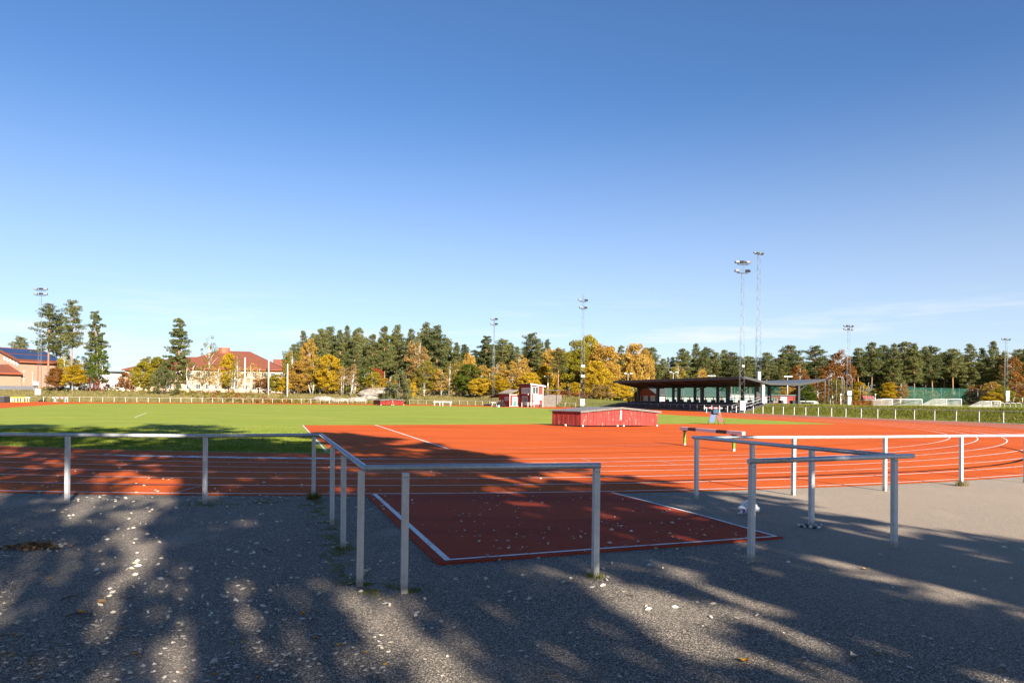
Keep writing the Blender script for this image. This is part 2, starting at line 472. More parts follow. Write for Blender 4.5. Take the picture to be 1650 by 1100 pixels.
M['peel'] = mat_boards('peeling_red_boards', (0.235, 0.019, 0.013), (0.46, 0.29, 0.25), 1.0, (0.58, 0.68))
M['felt'] = simple('roofing_felt', (0.13, 0.135, 0.145), 0.9, 0, 0.25, 5)
M['greywood'] = mat_boards('weathered_wood', (0.15, 0.135, 0.12), (0.24, 0.22, 0.20), 1.0, (0.5, 0.75))
M['tile'] = mat_boards('red_roof_tiles', (0.17, 0.052, 0.028))
M['tilebrown'] = mat_boards('mossy_roof_tiles', (0.20, 0.165, 0.11), (0.30, 0.26, 0.18), 1.0, (0.45, 0.7))
M['trimred'] = simple('red_trim', (0.42, 0.09, 0.045), 0.6)
M['brick'] = mat_brick('yellow_brick', (0.31, 0.195, 0.135), (0.26, 0.155, 0.105), (0.35, 0.265, 0.205))
M['render'] = simple('pale_pink_render', (0.42, 0.29, 0.215), 0.9, 0, 0.12, 1.2)
M['whitewall'] = simple('white_render', (0.52, 0.49, 0.46), 0.9, 0, 0.08, 1)
M['slate'] = simple('dark_slate_roof', (0.055, 0.06, 0.065), 0.7, 0, 0.2, 2)
M['solar'] = simple('solar_cell', (0.025, 0.045, 0.105), 0.3, 0.1, 0.25, 0.7)
M['glass'] = mat_glass()
M['paleglass'] = mat_glass('pale_window_glass', (0.30, 0.34, 0.38))
M['teal'] = simple('teal_door_paint', (0.035, 0.17, 0.15), 0.5)
M['navy'] = simple('blue_grey_door_paint', (0.04, 0.065, 0.09), 0.5)
M['blue'] = simple('blue_paint', (0.03, 0.08, 0.21), 0.5)
M['navyfoam'] = simple('dark_blue_pad', (0.012, 0.05, 0.10), 0.7)
M['brownred'] = simple('brown_red_plank', (0.13, 0.034, 0.022), 0.6)
M['signred'] = simple('red_paint', (0.50, 0.03, 0.03), 0.5)
M['lightblue'] = simple('light_blue_paint', (0.16, 0.42, 0.62), 0.5)
M['yellow'] = simple('yellow_paint', (0.72, 0.48, 0.03), 0.5)
M['green'] = simple('green_paint', (0.07, 0.24, 0.025), 0.45)
M['lilac'] = simple('hurdle_white_paint', (0.62, 0.60, 0.64), 0.5, 0, 0.08)
M['plastic'] = simple('white_plastic', (0.80, 0.81, 0.82), 0.35, 0, 0.05)
M['purple'] = simple('violet_print', (0.10, 0.08, 0.42), 0.4)
M['lampglass'] = simple('lamp_glass', (0.20, 0.21, 0.21), 0.25)
M['net'] = mat_net('white_goal_net', (0.62, 0.62, 0.60), 0.26)
M['greennet'] = mat_net('green_windscreen_net', (0.026, 0.095, 0.07), 0.48)
M['rock'] = mat_bark('granite', (0.13, 0.115, 0.095), (0.30, 0.265, 0.225), 1.4, 1.0)
M['pinebark'] = mat_pine_bark()
M['birchbark'] = mat_bark('birch_bark', (0.20, 0.18, 0.16), (0.66, 0.62, 0.56), 3.0, 0.6)
M['bark'] = mat_bark('grey_bark', (0.07, 0.055, 0.045), (0.17, 0.14, 0.115))
M['l_pine'] = mat_leaf('pine_needles', [(0.065, 0.082, 0.028), (0.145, 0.160, 0.054), (0.24, 0.24, 0.095)], 0.32)
M['l_pinedark'] = mat_leaf('dark_pine_needles', [(0.045, 0.064, 0.026), (0.108, 0.130, 0.050), (0.185, 0.195, 0.08)], 0.30)
M['l_yellow'] = mat_leaf('yellow_leaves', [(0.24, 0.155, 0.012), (0.47, 0.315, 0.02), (0.62, 0.45, 0.06)], 0.35)
M['l_orange'] = mat_leaf('orange_leaves', [(0.28, 0.16, 0.035), (0.42, 0.26, 0.05), (0.54, 0.37, 0.10)], 0.35)
M['l_olive'] = mat_leaf('olive_leaves', [(0.09, 0.085, 0.014), (0.20, 0.17, 0.028), (0.36, 0.27, 0.05)], 0.3)
M['l_ygreen'] = mat_leaf('yellow_green_leaves', [(0.12, 0.12, 0.012), (0.26, 0.23, 0.024), (0.42, 0.33, 0.04)], 0.35)
M['l_green'] = mat_leaf('green_leaves', [(0.045, 0.075, 0.010), (0.10, 0.135, 0.020), (0.18, 0.19, 0.035)], 0.3)
M['l_tan'] = mat_leaf('tan_leaves', [(0.16, 0.10, 0.03), (0.33, 0.21, 0.075), (0.47, 0.33, 0.14)], 0.3)
M['l_red'] = mat_leaf('red_leaves', [(0.10, 0.022, 0.014), (0.26, 0.055, 0.025), (0.42, 0.13, 0.04)], 0.3)
M['l_rust'] = mat_leaf('rust_leaves', [(0.10, 0.05, 0.018), (0.25, 0.105, 0.03), (0.36, 0.20, 0.05)], 0.3)
M['l_bush'] = mat_leaf('dense_evergreen_needles', [(0.05, 0.06, 0.022), (0.105, 0.115, 0.045), (0.17, 0.17, 0.075)], 0.1)
M['l_blade'] = mat_leaf('grass_blades', [(0.07, 0.12, 0.012), (0.16, 0.21, 0.025), (0.27, 0.27, 0.06)], 0.3)
M['l_bank'] = mat_leaf('bank_grass_blades', [(0.11, 0.13, 0.02), (0.165, 0.18, 0.03), (0.25, 0.23, 0.06)], 0.35)
M['l_dead'] = mat_leaf('dry_leaves', [(0.42, 0.36, 0.28), (0.60, 0.56, 0.48), (0.76, 0.73, 0.67)], 0.1)
M['l_brown'] = mat_leaf('brown_dead_leaves', [(0.16, 0.09, 0.045), (0.36, 0.22, 0.12), (0.58, 0.40, 0.24)], 0.1)
M['l_amber'] = mat_leaf('amber_fallen_leaves', [(0.42, 0.20, 0.03), (0.58, 0.30, 0.04), (0.65, 0.40, 0.08)], 0.2)

# ------------------------------------------------------------------ the setting: terrain, asphalt, track, pitch
def sheet(name, pts, z, mat, kind='structure'):
    vs = [Vector((x, y, z)) for x, y in pts]
    tris = tessellate_polygon([vs])
    mb = MB(); mb.add(vs, [tuple(t) for t in tris])
    o = mb.build(name, mat)
    me = o.data
    if sum(p.normal.z * p.area for p in me.polygons) < 0: me.flip_normals()
    return tag(o, kind=kind)
def strip(name, pts, w, z, mat, closed=False, kind='structure'):
    """flat band of width w along a polyline"""
    mb = MB(); vs = []
    n = len(pts)
    for i in range(n):
        a = Vector(pts[max(0, i - 1)][:2]); b = Vector(pts[min(n - 1, i + 1)][:2])
        t = (b - a).normalized(); q = Vector((-t.y, t.x)) * w / 2
        p = Vector(pts[i][:2])
        vs += [(p.x + q.x, p.y + q.y, z), (p.x - q.x, p.y - q.y, z)]
    mb.add(vs, [(2 * i, 2 * i + 1, 2 * i + 3, 2 * i + 2) for i in range(n - 1)])
    o = mb.build(name, mat)
    if o.data.polygons[0].normal.z < 0: o.data.flip_normals()
    return tag(o, kind=kind)
def smooth_poly(pts, per=6):
    out = []
    P_ = [Vector(p) for p in pts]
    for i in range(len(P_) - 1):
        p0, p1, p2, p3 = P_[max(0, i - 1)], P_[i], P_[i + 1], P_[min(len(P_) - 1, i + 2)]
        for k in range(per):
            t = k / per
            q = 0.5 * ((2 * p1) + (p2 - p0) * t + (2 * p0 - 5 * p1 + 4 * p2 - p3) * t * t + (3 * p1 - p0 - 3 * p2 + p3) * t ** 3)
            out.append(tuple(q))
    out.append(tuple(P_[-1]))
    return out

def build_ground():
    S = [-200] + [-60, -25, -8, -3, 0, 0.6, 1.2, 1.9, 2.6, 3.4, 4.2, 5, 5.8, 6.6, 7.6, 8.8, 10, 11.5, 13, 15, 17.5, 20, 24, 29, 36, 45, 56, 70, 88, 110, 140, 180, 240, 330, 480, 750, 1300, 2500]
    n = 300
    vs, fs = [(CC.x, CC.y, -0.06)], []
    for ring in S[1:]:
        for j in range(n):
            th = 2 * math.pi * j / n
            rr = max(2, fence_r(th) + ring)
            x, y = CC.x + rr * math.cos(th), CC.y + rr * math.sin(th)
            vs.append((x, y, height(x, y) - 0.06))
    for j in range(n): fs.append((0, 1 + j, 1 + (j + 1) % n))
    for i in range(len(S) - 2):
        for j in range(n):
            fs.append((1 + i * n + j, 1 + (i + 1) * n + j, 1 + (i + 1) * n + (j + 1) % n, 1 + i * n + (j + 1) % n))
    mb = MB(); mb.add(vs, fs, 0, True)
    tag(mb.build('ground', M['terrain']), kind='structure')
build_ground()
sheet('asphalt_apron', [(-80, -70), (80, -70), (80, 44), (-80, 44)], 0.0, M['asphalt'])

far_outer = [(x, y) for x, y in smooth_poly([(48.0, 46), (46.9, 54.5), (44.6, 62), (42.9, 67), (40.5, 73.5), (38.5, 79.5), (36.5, 86.5), (34.8, 93.5), (33.3, 99.5), (32.7, 102.5), (29.9, 113.5), (26.3, 126.3), (21.6, 138.6), (15.0, 150), (6, 155.3), (-1, 158), (-6, 164.5), (-13, 169.6), (-28.5, 174.7), (-43.4, 174.7), (-54, 171.6), (-65.8, 167.5), (-78.4, 161.6), (-88.8, 156), (-99.6, 152.2), (-108, 148), (-110, 132), (-95, 100), (-66, 66)], 4)]
R_OUT = R0 + 0.22
sheet('running_track', arc(R_OUT, 205, 316, 80) + [(31, 26), (38, 33), (44, 39.5)] + far_outer, 0.006, M['track'])
R_GR = R0 - 6 * LANE - 2.0
inner = arc(R_GR, 196, 360, 110) + [(26.2, 60), (23.6, 70), (20.5, 82), (16.5, 97), (11, 118), (4, 134), (-7, 145), (-17, 150.3), (-31, 152.2), (-47.6, 151.8), (-66, 148.5), (-76, 141), (-80.6, 130), (-78, 118), (-68.2, 96), (-61.8, 82.7), (-52, 68)]
sheet('pitch', inner, 0.012, M['pitch'])
dz_arc = [p for p in arc(R_GR + 0.03, 196, 362, 160) if p[0] > -6.35]
sheet('field_event_area', dz_arc + [(26.4, 56.0), (22.9, 54.5), (16.2, 53.6), (11.2, 52.1), (3.0, 49.6), (-2.8, 47.3), (-9.0, 44.9), (-13.35, 43.4)], 0.018, M['track'])
for k in range(7):
    strip('lane_line', arc(R0 - k * LANE, 200, 318 if k < 2 else 392, 190), 0.052, 0.013 if k < 6 else 0.0135, M['line'])
strip('lane_line', arc(R_GR + 0.12, 200, 271.2, 60), 0.05, 0.017, M['faint'])
M['oldtrack'] = mat_track('worn_track_rubber', (0.46, 0.16, 0.10), (0.40, 0.105, 0.055))
strip('outer_lanes', arc(R0 + 4.15, 336, 402, 60), 7.6, 0.0095, M['oldtrack'])
for k in range(1, 6):
    strip('lane_line', arc(R0 + k * LANE, 330 + 3 * k, 392, 60), 0.05, 0.0135, M['faint'])
def gp(*px): return [tuple(G(a, b).xy) for a, b in px]
strip('sector_line', gp((488, 685.2), (526, 727.5)), 0.06, 0.023, M['line'])
strip('sector_line', gp((604, 684.5), (725, 724.6)), 0.08, 0.023, M['line'])
strip('sector_line', gp((725, 724.6), (845, 722.5), (960, 719.4), (1085, 716.2)), 0.055, 0.0235, M['faint'])
for a in (((14, 761.8), (56, 754)), ((122, 778), (172, 769)), ((284, 794), (328, 782)), ((935, 738.5), (951, 743.2)), ((1062, 743), (1090, 748.6)), ((1090, 716), (1120, 714.4))):
    strip('stagger_line', gp(*a), 0.04, 0.0145, M['faint'])
strip('pitch_line', gp((217, 672.5), (236, 665)), 0.07, 0.0165, M['line'])
strip('pitch_line', gp((500, 671), (535, 676)), 0.06, 0.0165, M['faint'])
# the chalky worn-out band across the inside lane
def worn_band():
    a0, a1 = 258.0, 277.5
    mb = MB(); vs, ed = [], []
    n = 120
    for i in range(n + 1):
        a = R(a0 + (a1 - a0) * i / n); e = 1 - abs(2 * i / n - 1.0) ** 3
        for j, q in enumerate((-0.55, -0.25, 0.05, 0.4)):
            r = R0 - 6 * LANE - 0.05 + q
            vs.append((BC.x + r * math.cos(a), BC.y + r * math.sin(a), 0.0175 if True else 0))
            ed.append((0.0, 1.0, 1.0, 0.0)[j] * e * 0.9 - 0.1)
    mb.add(vs, [(4 * i + j, 4 * i + j + 1, 4 * i + j + 5, 4 * i + j + 4) for i in range(n) for j in range(3)])
    o = mb.build('worn_paint', M['worn'])
    at = o.data.attributes.new('edge', 'FLOAT', 'POINT'); at.data.foreach_set('value', ed)
    if o.data.polygons[0].normal.z < 0: o.data.flip_normals()
    tag(o, kind='structure')
worn_band()
# runway ending in the asphalt: a slab of rubber 3 cm proud with painted edge lines
def runway():
    A, B, C_, D = [G(*p).xy for p in ((706, 910), (1262, 867.5), (986, 794.5), (589, 797.5))]
    A2, B2, C2, D2 = [Vector((q.x, q.y)) for q in (A, B, C_, D)]
    ext = (D2 - A2).normalized(); ext2 = (C2 - B2).normalized()
    D2 = D2 + ext * 0.0; C2 = C2 + ext2 * 0.0
    mb = MB()
    b = [Vector((q.x, q.y, 0.0)) for q in (A2, B2, C2, D2)]; t = [q + Vector((0, 0, 0.022)) for q in b]
    mb.add(b + t, [(4, 5, 6, 7), (0, 1, 5, 4), (1, 2, 6, 5), (2, 3, 7, 6), (3, 0, 4, 7)])
    tag(mb.build('runway', M['mat']), kind='structure')
    strip('runway_line', gp((603.5, 797.5), (722, 905.5)), 0.075, 0.026, M['line'])
    strip('runway_line', gp((720.5, 904.8), (960, 887), (1252, 866.3)), 0.05, 0.0265, M['line'])
    strip('runway_line', gp((1250, 866.2), (1130, 832), (985.5, 794.8)), 0.05, 0.0268, M['line'])
runway()
# pale kerb under the right-hand railing
def kerb(pts, w, h, name='kerb'):
    mb = MB(); vs = []
    n = len(pts)
    for i in range(n):
        a = Vector(pts[max(0, i - 1)]); b = Vector(pts[min(n - 1, i + 1)])
        t = (b - a).normalized(); q = Vector((-t.y, t.x)) * w / 2; p = Vector(pts[i])
        vs += [(p.x + q.x, p.y + q.y, -0.05), (p.x + q.x, p.y + q.y, h), (p.x - q.x, p.y - q.y, h), (p.x - q.x, p.y - q.y, -0.05)]
    mb.add(vs, [(4 * i + j, 4 * i + j + 1, 4 * i + j + 5, 4 * i + j + 4) for i in range(n - 1) for j in range(3)])
    tag(mb.build(name, M['concrete']), kind='structure')
kerb(smooth_poly([(x - 0.3, y - 0.1) for x, y in FENCE_RIGHT + FENCE_STAND[:1]], 4), 0.7, 0.035)
kerb(smooth_poly([(x - 0.3, y - 0.2) for x, y in FENCE_STAND[:5]], 4), 0.6, 0.035)

# ------------------------------------------------------------------ near railings
def post_mesh(h, w=0.062, cap=0.004):
    mb = MB()
    mb.box((0, 0, h / 2), (w, w, h))
    me = mb.mesh('post', M['alu'])
    return me
def bolts(parent, x, y, z, rz):
    mb = MB()
    for dx in (-0.016, 0.016):
        a = Matrix.Rotation(rz, 3, 'Z')
        p = Vector((x, y, z)) + a @ Vector((dx, -0.031, 0)); q = p + a @ Vector((0, -0.006, 0))
        mb.tube([p, q], 0.006, 6, smooth=False)
    return mb.build('bolt', M['darkgrey'], parent)
prng = random.Random(9)
RAIL_Z = 1.165
def railing(root, runs, posts, flat_caps=True):
    """runs: polylines of the tube; posts: (x, y, rz, has_bolts)"""
    for pts in runs:
        mb = MB(); mb.tube([(x, y, z) for x, y, z in pts], 0.0315, 20)
        mb.build('handrail', M['galv'], root)
    for x, y, rz, zt, bo in posts:
        p = inst('post', post_mesh(zt - 0.024), root, (x, y, 0), rz)
        p.rotation_euler = (prng.uniform(-0.006, 0.006), prng.uniform(-0.006, 0.006), rz)
        if bo: bolts(p, 0, 0, zt - 0.06, 0)

left = thing('railing', 'pale steel railing in the left foreground, one long run turning to a corner in front', 'railing')
LP = [G(108, 811), G(330, 811.5), G(505, 803.5), G(535, 845), G(553, 884), G(579.5, 944), G(651, 954.5), G(959, 928.5)]
dirL = (LP[1] - LP[0]).normalized(); dirS = (LP[5] - LP[3]).normalized(); dirF = (LP[7] - LP[6]).normalized()
def tz(px, py, p):   # height of the tube centre seen at a pixel above point p
    return P(px, py, p.y).z
corner1 = LP[2] + Vector((0.13, -0.02, 0)); corner2 = LP[5] + Vector((0.045, -0.02, 0))
zL = [1.165, 1.165, 1.165]
run = []
for k in (5, 4, 3, 2, 1):
    q = LP[0] - dirL * 2.28 * k + Vector((0, 0.022 * k * k, 0)); run.append((q.x, q.y, 1.165))
run += [(LP[0].x, LP[0].y, 1.165), (LP[1].x, LP[1].y, 1.165), (corner1.x, corner1.y, 1.165)]
end = LP[7] + dirF * 0.045
run2 = [(corner1.x, corner1.y, 1.165), (corner2.x, corner2.y, 1.165)]
run3 = [(corner2.x, corner2.y, 1.165), (end.x, end.y, 1.165)]
aL = math.atan2(dirL.y, dirL.x); aS = math.atan2(dirF.y, dirF.x)
posts = [(LP[0].x - dirL.x * 2.28 * k, LP[0].y - dirL.y * 2.28 * k + 0.022 * k * k, aL, 1.165, False) for k in (1, 2, 3, 4)]
posts += [(LP[0].x, LP[0].y, aL, 1.165, False), (LP[1].x, LP[1].y, aL, 1.165, False), (LP[2].x, LP[2].y, aL + 0.1, 1.165, False)]
posts += [(LP[i].x, LP[i].y, aS, 1.165, False) for i in (3, 4, 5)] + [(LP[i].x, LP[i].y, aS, 1.165, True) for i in (6, 7)]
railing(left, [run + run2[1:] + run3[1:]], posts)

right = thing('railing', 'blue grey steel railing on the right, folded round to run along the outside lane', 'railing')
RP = [G(1122, 803.5), G(1278, 797.5), G(1425.5, 790.5), G(1548.5, 782.5), G(1652, 777.5)]
FP = [G(1210, 905), G(1440.5, 881.5)]; SP = [G(1317.5, 848), G(1208.5, 826)]
zR = 1.15
seq = [(RP[0].x - 0.06, RP[0].y + 0.06, 1.16)] + [(p.x, p.y, 1.16 - 0.012 * i) for i, p in enumerate(RP)] 
for k in range(1, 9):
    a = R(296.2 + 3.0 * k); rr = 46.2 + 0.05 * k
    seq.append((RP[4].x + 2.1 * k * math.cos(R(29 + 3 * k)), RP[4].y + 2.1 * k * math.sin(R(24 + 2.2 * k)), 1.11))
side = [(RP[0].x - 0.06, RP[0].y + 0.06, 1.16), (FP[1].x + 0.10, FP[1].y - 0.07, 1.175)]
dF2 = (FP[1] - FP[0]).normalized()
front = [(FP[0].x - dF2.x * 0.05, FP[0].y - dF2.y * 0.05, 1.165), (FP[1].x + 0.26, FP[1].y + 0.05, 1.175)]
side[1] = (FP[1].x + 0.02, FP[1].y + 0.02, 1.172)
aR = math.atan2(dF2.y, dF2.x)
posts = [(p.x, p.y, math.atan2(2.0, 5.0) if i else aR, 1.16 - 0.012 * i, False) for i, p in enumerate(RP)]
posts += [(q[0], q[1], 0.5, 1.11, False) for q in seq[6:12]]
posts += [(FP[0].x, FP[0].y, aR, 1.165, True), (FP[1].x, FP[1].y, aR, 1.172, True)]
tS = [(SP[0] - RP[0]).length, 0]
for q in SP:
    a, b = Vector(side[0]), Vector(side[1]); f = (Vector((q.x, q.y, 0)) - Vector((a.x, a.y, 0))).dot((b - a)) / (b - a).length_squared
    p = a + (b - a) * f
    posts.append((p.x, p.y, aR, p.z, False))
railing(right, [seq, side, front], posts)

# ------------------------------------------------------------------ far railings round the track
def far_railing(pts, label, h=1.1, step=2.3, group=None, inset=0.0, start=0.0, r=0.028, w=0.055):
    pts = [Vector((x, y, 0)) for x, y in smooth_poly(pts, 5)]
    root = thing('railing', label, 'railing', pts[0])
    o = root.location.copy()
    res, acc, need = [], 0.0, start
    for a, b in zip(pts[:-1], pts[1:]):
        L = (b - a).length
        while need <= acc + L:
            res.append((a + (b - a) * ((need - acc) / L), math.atan2((b - a).y, (b - a).x))); need += step
        acc += L
    mb = MB(); mb.box((0, 0, h / 2), (w, w, h)); me = mb.mesh('post', M['alu'])
    for p, a in res:
        inst('post', me, root, p - o, a)
    mb = MB(); mb.tube([p - o + Vector((0, 0, h)) for p in pts], r, 6); mb.build('handrail', M['railgrey'], root)
    return root
far_railing(FENCE_FAR, 'long pale railing along the far end of the pitch below the dry bank', 1.12)
far_railing(FENCE_RIGHT + FENCE_STAND[:1], 'railing curving below the green bank at the right of the track', 1.15)
far_railing(FENCE_STAND[:4] , 'steel railing in front of the dark grandstand steps', 1.1)
far_railing([FENCE_STAND[3], FENCE_STAND[4], (10.0, 154.8)], 'short low railing between the red booth and the grandstand bank', 0.95, 2.6)

# ------------------------------------------------------------------ buildings
def frame_to(root, a, out):
    pass
def window(parent, c, w, h, rz, bars=1, depth=0.06, glass='glass', frame='white', name='window'):
    """window whose outside faces the local -Y of rz; frame proud of the wall, glass set back in it"""
    mb = MB(); t = 0.09 * max(1.0, w / 1.6)
    A = Matrix.Rotation(rz, 3, 'Z'); c = Vector(c)
    def bx(x, z, sx_, sz): mb.box(c + A @ Vector((x, -depth / 2, z)), (sx_, depth, sz), rz)
    bx(-w / 2 + t / 2, 0, t, h); bx(w / 2 - t / 2, 0, t, h); bx(0, h / 2 - t / 2, w - 2 * t, t); bx(0, -h / 2 + t / 2, w - 2 * t, t)
    for k in range(bars): bx(-w / 2 + t + (w - 2 * t) * (k + 1) / (bars + 1), 0, t * 0.7, h - 2 * t)
    f = mb.build(name, M[frame], parent)
    g = MB(); g.box(c + A @ Vector((0, -depth * 0.3, 0)), (w - 2 * t + 0.004, 0.02, h - 2 * t + 0.004), rz)
    g.build('pane', M[glass], f)
    return f
def door(parent, c, w, h, rz, mat, glass=False):
    A = Matrix.Rotation(rz, 3, 'Z'); c = Vector(c)
    mb = MB(); mb.box(c + A @ Vector((0, -0.03, h / 2)), (w, 0.06, h), rz)
    d = mb.build('door', M[mat], parent)
    fr = MB()
    for x in (-w / 2 - 0.06, w / 2 + 0.06): fr.box(c + A @ Vector((x, -0.045, h / 2)), (0.12, 0.09, h), rz)
    fr.box(c + A @ Vector((0, -0.045, h + 0.06)), (w + 0.24, 0.09, 0.12), rz)
    fr.build('door_frame', M['white'], d)
    hb = MB(); hb.box(c + A @ Vector((w * 0.36, -0.085, h * 0.48)), (0.05, 0.05, 0.16), rz); hb.build('handle', M['galv'], d)
    if glass:
        g = MB(); g.box(c + A @ Vector((0, -0.07, h * 0.72)), (w * 0.6, 0.03, h * 0.38), rz); g.build('pane', M['whitewall'], d)
    return d
def walls(parent, pts, z0, z1, mat, name='wall', thick=None):
    mb = MB(); n = len(pts)
    vs = [(x, y, z0) for x, y in pts] + [(x, y, z1) for x, y in pts]
    mb.add(vs, [tuple(range(n))[::-1], tuple(range(n, 2 * n))] + [(i, (i + 1) % n, n + (i + 1) % n, n + i) for i in range(n)])
    return mb.build(name, M[mat], parent)

# brick sports hall at the far left ------------------------------------------------
def sports_hall():
    d = 205.0
    base = height(-140, 205)
    c0 = P(33, 583, d)                              # near corner under the eave
    root = thing('sports_hall', 'yellow brick sports hall with solar panels on its red roof, far left', 'building', (c0.x, d, base))
    o = root.location
    L = lambda v: Vector(v) - o
    ze = c0.z - base
    e1 = (P(97, 588, 216.0) - P(33, 583, d)); e1.z = 0
    Ln = e1.length; e1.normalize(); e2 = Vector((-e1.y, e1.x, 0))
    if e2.x > 0: e2 = -e2
    W = 24.0
    q = [Vector((0, 0, 0)), e1 * (Ln + 1), e1 * (Ln + 1) + e2 * W, e2 * W]
    mb = MB()
    ap = e2 * (W / 2) + Vector((0, 0, ze + 4.2)); ap2 = ap + e1 * (Ln + 1)
    vs = [v for v in q] + [v + Vector((0, 0, ze)) for v in q] + [ap, ap2]
    mb.add(vs, [(0, 1, 5, 4), (1, 2, 6, 9, 5), (2, 3, 7, 6), (3, 0, 4, 8, 7)])
    mb.build('wall', M['brick'], root)
    rb = MB()
    ov = 0.9
    a0 = -e2 * ov - e1 * ov + Vector((0, 0, ze - 0.1)); a1 = -e2 * ov + e1 * (Ln + 2) + Vector((0, 0, ze - 0.1))
    r0 = ap - e1 * ov + Vector((0, 0, 0.25)); r1 = ap2 + e1 * ov + Vector((0, 0, 0.25))
    b0 = e2 * (W + ov) - e1 * ov + Vector((0, 0, ze - 0.1)); b1 = e2 * (W + ov) + e1 * (Ln + 2) + Vector((0, 0, ze - 0.1))
    up = Vector((0, 0, 0.35))
    rb.add([a0, a1, r1, r0, b1, b0] + [v + up for v in (a0, a1, r1, r0, b1, b0)],
           [(0, 1, 2, 3), (3, 2, 4, 5), (6, 7, 8, 9), (9, 8, 10, 11), (0, 1, 7, 6), (5, 4, 10, 11), (0, 3, 9, 6), (3, 5, 11, 9), (1, 2, 8, 7), (2, 4, 10, 8)])
    roof = rb.build('roof', M['tile'], root)
    sl = (r0 - a0); sl = sl / 1.0
    nrm = (a1 - a0).cross(r0 - a0).normalized()
    if nrm.z < 0: nrm = -nrm
    n = 14
    pm = MB()
    for row, (t0, t1) in enumerate(((0.16, 0.48), (0.56, 0.90))):
        for k in range(n):
            s0, s1 = 0.05 + 0.93 * k / n, 0.05 + 0.93 * (k + 0.94) / n
            pts = [a0 + (a1 - a0) * s_ + (r0 - a0) * t_ + up + nrm * h_ for h_ in (0.05, 0.16) for s_, t_ in ((s0, t0), (s1, t0), (s1, t1), (s0, t1))]
            b = MB(); b.add(pts, [(0, 1, 5, 4), (1, 2, 6, 5), (2, 3, 7, 6), (3, 0, 4, 7), (4, 5, 6, 7)])
            b.build('solar_panel', M['solar'], roof)
    g = MB(); g.tube([a0 + Vector((0, 0, 0.1)) - e2 * 0.1, a1 + Vector((0, 0, 0.1)) - e2 * 0.1], 0.12, 6); g.build('gutter', M['trimred'], roof)
    dp = MB()
    for f in (0.42, 0.96):
        p = e1 * (Ln * f) - e2 * 0.12
        dp = MB(); dp.tube([p + Vector((0, 0, 0)), p + Vector((0, 0, ze - 0.3))], 0.13, 6); dp.build('downpipe', M['trimred'], root)
    # slanting white louvres on the gable
    for k in range(5):
        p = e2 * (1.6 + 1.5 * k) - e1 * 0.05 + Vector((0, 0, ze - 0.6 + 0.42 * k))
        l = MB(); rot = Matrix.Rotation(math.atan2(e2.y, e2.x), 3, 'Z') @ Matrix.Rotation(0.5, 3, 'Y')
        l.box(p, (0.5, 0.12, 1.3), rot=rot); l.build('louvre', M['white'], root)
    # lower annex with a hipped roof in front of the gable
    an = [-e1 * 9 + e2 * 2.0, -e1 * 0.02 + e2 * 2.0, -e1 * 0.02 + e2 * 22, -e1 * 9 + e2 * 22]
    an = [-e1 * 0.02 - e2 * 0.4, -e1 * 0.02 + e2 * 20, -e1 * 9 + e2 * 20, -e1 * 9 + e2 * 0.0]
    wb = MB(); zz = ze * 0.56
    wb.add([v for v in an] + [v + Vector((0, 0, zz)) for v in an], [(0, 1, 5, 4), (1, 2, 6, 5), (2, 3, 7, 6), (3, 0, 4, 7)])
    wb.build('annex_wall', M['brick'], root)
    hb = MB(); z1 = Vector((0, 0, zz)); ov = 1.0
    c_ = [an[0] - e2 * ov + e1 * ov * 0, an[1] + e2 * ov, an[2] + e2 * ov - e1 * ov, an[3] - e2 * ov - e1 * ov]
    rr = [an[0] + e2 * 6 + Vector((0, 0, zz + 3.0)), an[0] + e2 * 14 + Vector((0, 0, zz + 3.0))]
    hb.add([v + z1 for v in c_] + rr, [(3, 0, 4), (0, 1, 5, 4), (1, 2, 5), (2, 3, 4, 5), (0, 1, 2, 3)])
    ar = hb.build('annex_roof', M['tile'], root)
    fb = MB()
    fb.tube([c_[3] + z1, c_[0] + z1], 0.2, 6, smooth=False); fb.build('fascia', M['trimred'], ar)
sports_hall()

def hip_block(root, o, p0, ang, L, W, zb, ze, zr, wallm, roofm, inset, over=0.8, hip2=None):
    e1 = Vector((math.cos(ang), math.sin(ang), 0)); e2 = Vector((-e1.y, e1.x, 0))
    p0 = Vector(p0)
    q = [p0, p0 + e1 * L, p0 + e1 * L + e2 * W, p0 + e2 * W]
    wb = MB(); wb.add([v + Vector((0, 0, zb)) for v in q] + [v + Vector((0, 0, ze)) for v in q], [(0, 1, 5, 4), (1, 2, 6, 5), (2, 3, 7, 6), (3, 0, 4, 7), (4, 5, 6, 7)])
    w = wb.build('wall', M[wallm], root)
    c_ = [q[0] - e1 * over - e2 * over, q[1] + e1 * over - e2 * over, q[2] + e1 * over + e2 * over, q[3] - e1 * over + e2 * over]
    i2 = inset if hip2 is None else hip2
    r = [p0 + e1 * inset + e2 * W / 2 + Vector((0, 0, zr)), p0 + e1 * (L - i2) + e2 * W / 2 + Vector((0, 0, zr))]
    z = Vector((0, 0, ze - 0.15)); up = Vector((0, 0, 0.3))
    hb = MB(); hb.add([v + z for v in c_] + [v + z + up for v in c_] + r, [(4, 5, 9, 8), (5, 6, 9), (6, 7, 8, 9), (7, 4, 8), (0, 1, 5, 4), (1, 2, 6, 5), (2, 3, 7, 6), (3, 0, 4, 7), (3, 2, 1, 0)])
    rf = hb.build('roof', M[roofm], root)
    return w, rf, e1, e2

